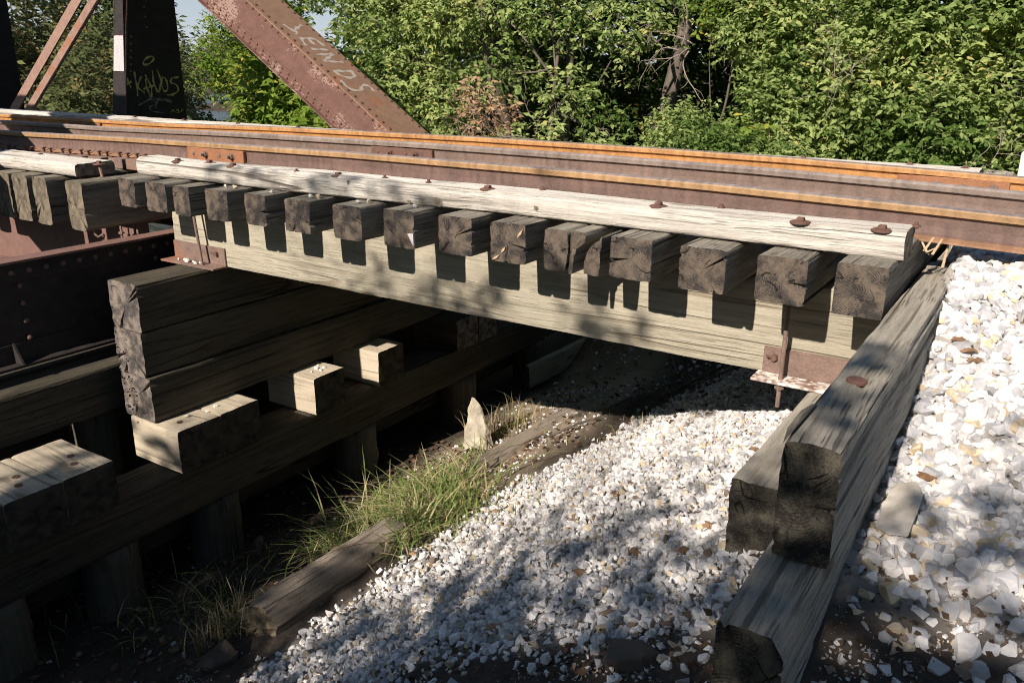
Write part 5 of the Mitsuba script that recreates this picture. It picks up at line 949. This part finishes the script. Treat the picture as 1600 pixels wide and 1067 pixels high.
solo('birch_trunk', limb([(-38.6, 15.9, -3.2), (-38.3, 16.1, 0.5), (-38.9, 15.9, 2.2), (-38.5, 16.0, 4.5)], 0.24, 0.15), 'spray_pale', 'pale crooked bare trunk at the far left edge', 'tree trunk', smooth=True)
for n, (x, y, zc, R) in enumerate([(-136, 112, 0.2, 6.0), (-146, 100, 1.2, 7.0), (-118, 108, 0.6, 6.0), (-158, 126, 1.5, 8.0)]):
    tree('distant_tree', ['hazy low tree at the far river bend', 'hazy tree left of the river bend', 'hazy tree right of the river bend', 'farthest hazy tree below the sky gap'][n], 'tree', (x, y, -4.2), [((x, y, zc), (R, R, 3.0)), ((x + R * .6, y - R * .5, zc - 0.8), (R, R, 2.2))], 300, 8, 1.2, 290 + n, 'leaf_far', 0.3, limbs=False, **kw)
solo('drift_log', limb([(-47.5, 37.0, -3.6), (-45.0, 38.2, -2.9), (-42.5, 39.5, -2.5)], 0.35, 0.2), 'spray_pale', 'pale driftwood lying at the far bend of the river', 'driftwood', smooth=True)
# things beyond the right end of the far rail
solo('marker_post', box((-0.31, 4.02, -0.9), (-0.18, 4.17, 0.13), 0.008), 'pale_post', 'pale green painted post at the right edge behind the far rail', 'post')
solo('old_board', timber((-0.60, 3.75, -0.16), (-0.36, 4.9, -0.10), 1, 66, ds=0.06, dt=0.02, ncrack=4), 'wood_plank', 'grey board lying behind the far rail beside the pale post', 'board')

# ---------------------------------------------------------------- trees behind the viewer: they throw the dappled shade
B = []
def shade(xp, w, rx, rz, y=-10.0, ry=0.8):
    """centre of a leaf mass at depth y that shades points of height + 0.625 y = w around x = xp"""
    return ((xp - 0.35, y, w + 0.625 * -y), (rx, ry, rz))
mass = [shade(-5.3, -4.75, 1.1, 1.6), shade(-4.2, -3.95, 1.0, 1.5), shade(-4.62, -2.9, 0.3, 1.0), shade(-3.4, -4.0, 0.9, 1.4), shade(-2.15, -3.3, 0.75, 1.4), shade(-1.5, -3.1, 0.8, 1.4), shade(-0.9, -2.95, 0.7, 1.35), shade(0.0, -2.55, 0.8, 1.3), shade(0.9, -2.4, 0.8, 1.3), shade(1.8, -2.3, 1.0, 1.5), shade(-7.2, -5.0, 1.2, 1.5),
        shade(-4.3, -6.2, 2.2, 1.8), shade(-1.5, -6.0, 2.0, 1.8), shade(1.0, -5.2, 2.0, 1.8), shade(3.2, -4.0, 1.6, 2.6)]
tree('shade_tree', 'leafy tree behind the viewer that shades the foreground', 'tree', (0.8, -10.6, -1.6), mass, 4200, 8, 0.20, 400, 'leaf_dark', 0.2, limbs=True, trunk_to=(-0.6, -10.0, 3.6), sprig=2.6, **kw)
for n, (x, h) in enumerate([(-13.0, 5.8), (-9.0, 6.0), (-5.4, 6.2), (-2.0, 6.6), (1.4, 7.4), (4.8, 8.0), (8.4, 8.4)]):
    tree('row_tree', ['farthest left', 'second from the left', 'third from the left', 'middle', 'third from the right', 'second from the right', 'farthest right'][n] + ' tree of the row behind the viewer', 'tree', (x, -17.0, -1.8), [((x, -17, h - 2.0), (2.2, 1.4, 1.9)), ((x + 0.8, -17.4, h - 4.2), (2.2, 1.4, 2.0)), ((x - 0.6, -16.8, 0.2), (2.2, 1.2, 1.8))], 320, 8, 0.40, 420 + n, 'leaf_dark', 0.2, limbs=False, **kw)
k = thing('overhanging_branch', 'leafy branches reaching out from behind the viewer', 'tree'); ms, lv = [], []
rb = np.random.default_rng(77)
def twig_shade(xp, yp, w, s, n, L=0.09, y=-6.6):
    n = int(n * (4.4 if yp == .43 else 3.4 if yp == .17 else 2.4))
    c = np.array([xp - 0.0368 * (yp - y), y + rb.normal(0, 0.25), w - 0.625 * y]); c[2] -= 0.625 * (c[1] - y)
    P = c + rb.normal(0, 1, (n, 3)) * np.array([s, s, s]); lv.append(leaves(P, rb.normal(0, 1, (n, 3)), L, int(rb.integers(1e6)), sun=0.9))
    ms.append(limb([(-1.6, -10.2, 3.4), (xp * 0.5 - 0.9, -8.8, (c[2] + 3.2) / 2 + 0.5), c], 0.012, 0.003, 5))
for a in [(-3.6, .43, -.34, .05, 5), (-2.6, .43, -.22, .05, 6), (-2.68, .43, -.36, .06, 7), (-1.72, .43, -.3, .05, 5), (-3.05, .43, -.3, .06, 6), (-3.45, .43, -.25, .055, 6), (-2.92, .43, -.17, .05, 5), (-2.78, .43, -.33, .06, 8), (-2.0, .43, -.22, .06, 8), (-1.9, .43, -.33, .06, 9), (-3.2, .43, -.33, .045, 3), (-4.6, .17, .15, .06, 6), (-4.0, .17, .16, .06, 6), (-3.62, .17, .13, .06, 7), (-3.1, .17, .16, .06, 6), (-4.45, .17, .17, .05, 5), (-4.2, .17, .2, .05, 4), (-3.75, .17, .14, .05, 4), (-3.48, .17, .20, .06, 6), (-3.28, .17, .12, .05, 5), (-2.85, .17, .16, .05, 4), (-2.45, .75, .55, .05, 7),
          (-.40, -.55, -.47, .05, 5), (-.42, -.72, -.60, .05, 6), (-.45, -.85, -.70, .055, 7), (-.39, -1.0, -.79, .05, 6), (-.44, -1.15, -.88, .06, 9), (-.47, -1.38, -1.12, .07, 14), (-.36, -1.38, -1.25, .07, 10), (-.75, -.7, -1.2, .06, 8), (-.78, -.7, -1.35, .07, 12), (-.7, -.5, -.95, .04, 3),
          (-1.25, .2, -1.1, .07, 7), (-1.55, .15, -1.3, .10, 14), (-1.9, .1, -1.55, .12, 18), (-1.3, -.3, -1.5, .10, 14), (-2.3, .2, -1.75, .12, 16), (-1.0, -.3, -1.35, .08, 9), (-2.6, .6, -1.75, .1, 12), (-3.4, .8, -1.9, .1, 12), (-1.5, .8, -.85, .06, 5), (-2.2, 1.2, -1.05, .08, 7),
          (.08, -.3, -.72, .08, 9), (.02, -.55, -.95, .10, 14), (.15, -.6, -1.0, .12, 16), (-.12, -.75, -1.12, .09, 12), (.1, -.05, -.5, .05, 4), (-.2, -.62, -1.0, .05, 4), (-4.95, -1.1, -2.3, .05, 4), (-5.05, -1.0, -2.33, .04, 3), (-5.1, -.23, -1.65, .05, 4)]: twig_shade(*a)
V, F, U = joined(*lv); put(k + '__branches', cat(*ms), 'bark', True); part(k, 'leaves', (V, F), 'leaf_dark', False, U)

_nt = sum(len(meshkit.WRITTEN[d['filename']][1]) for d in scene.values() if d.get('type') == 'ply')
print('triangles', _nt)
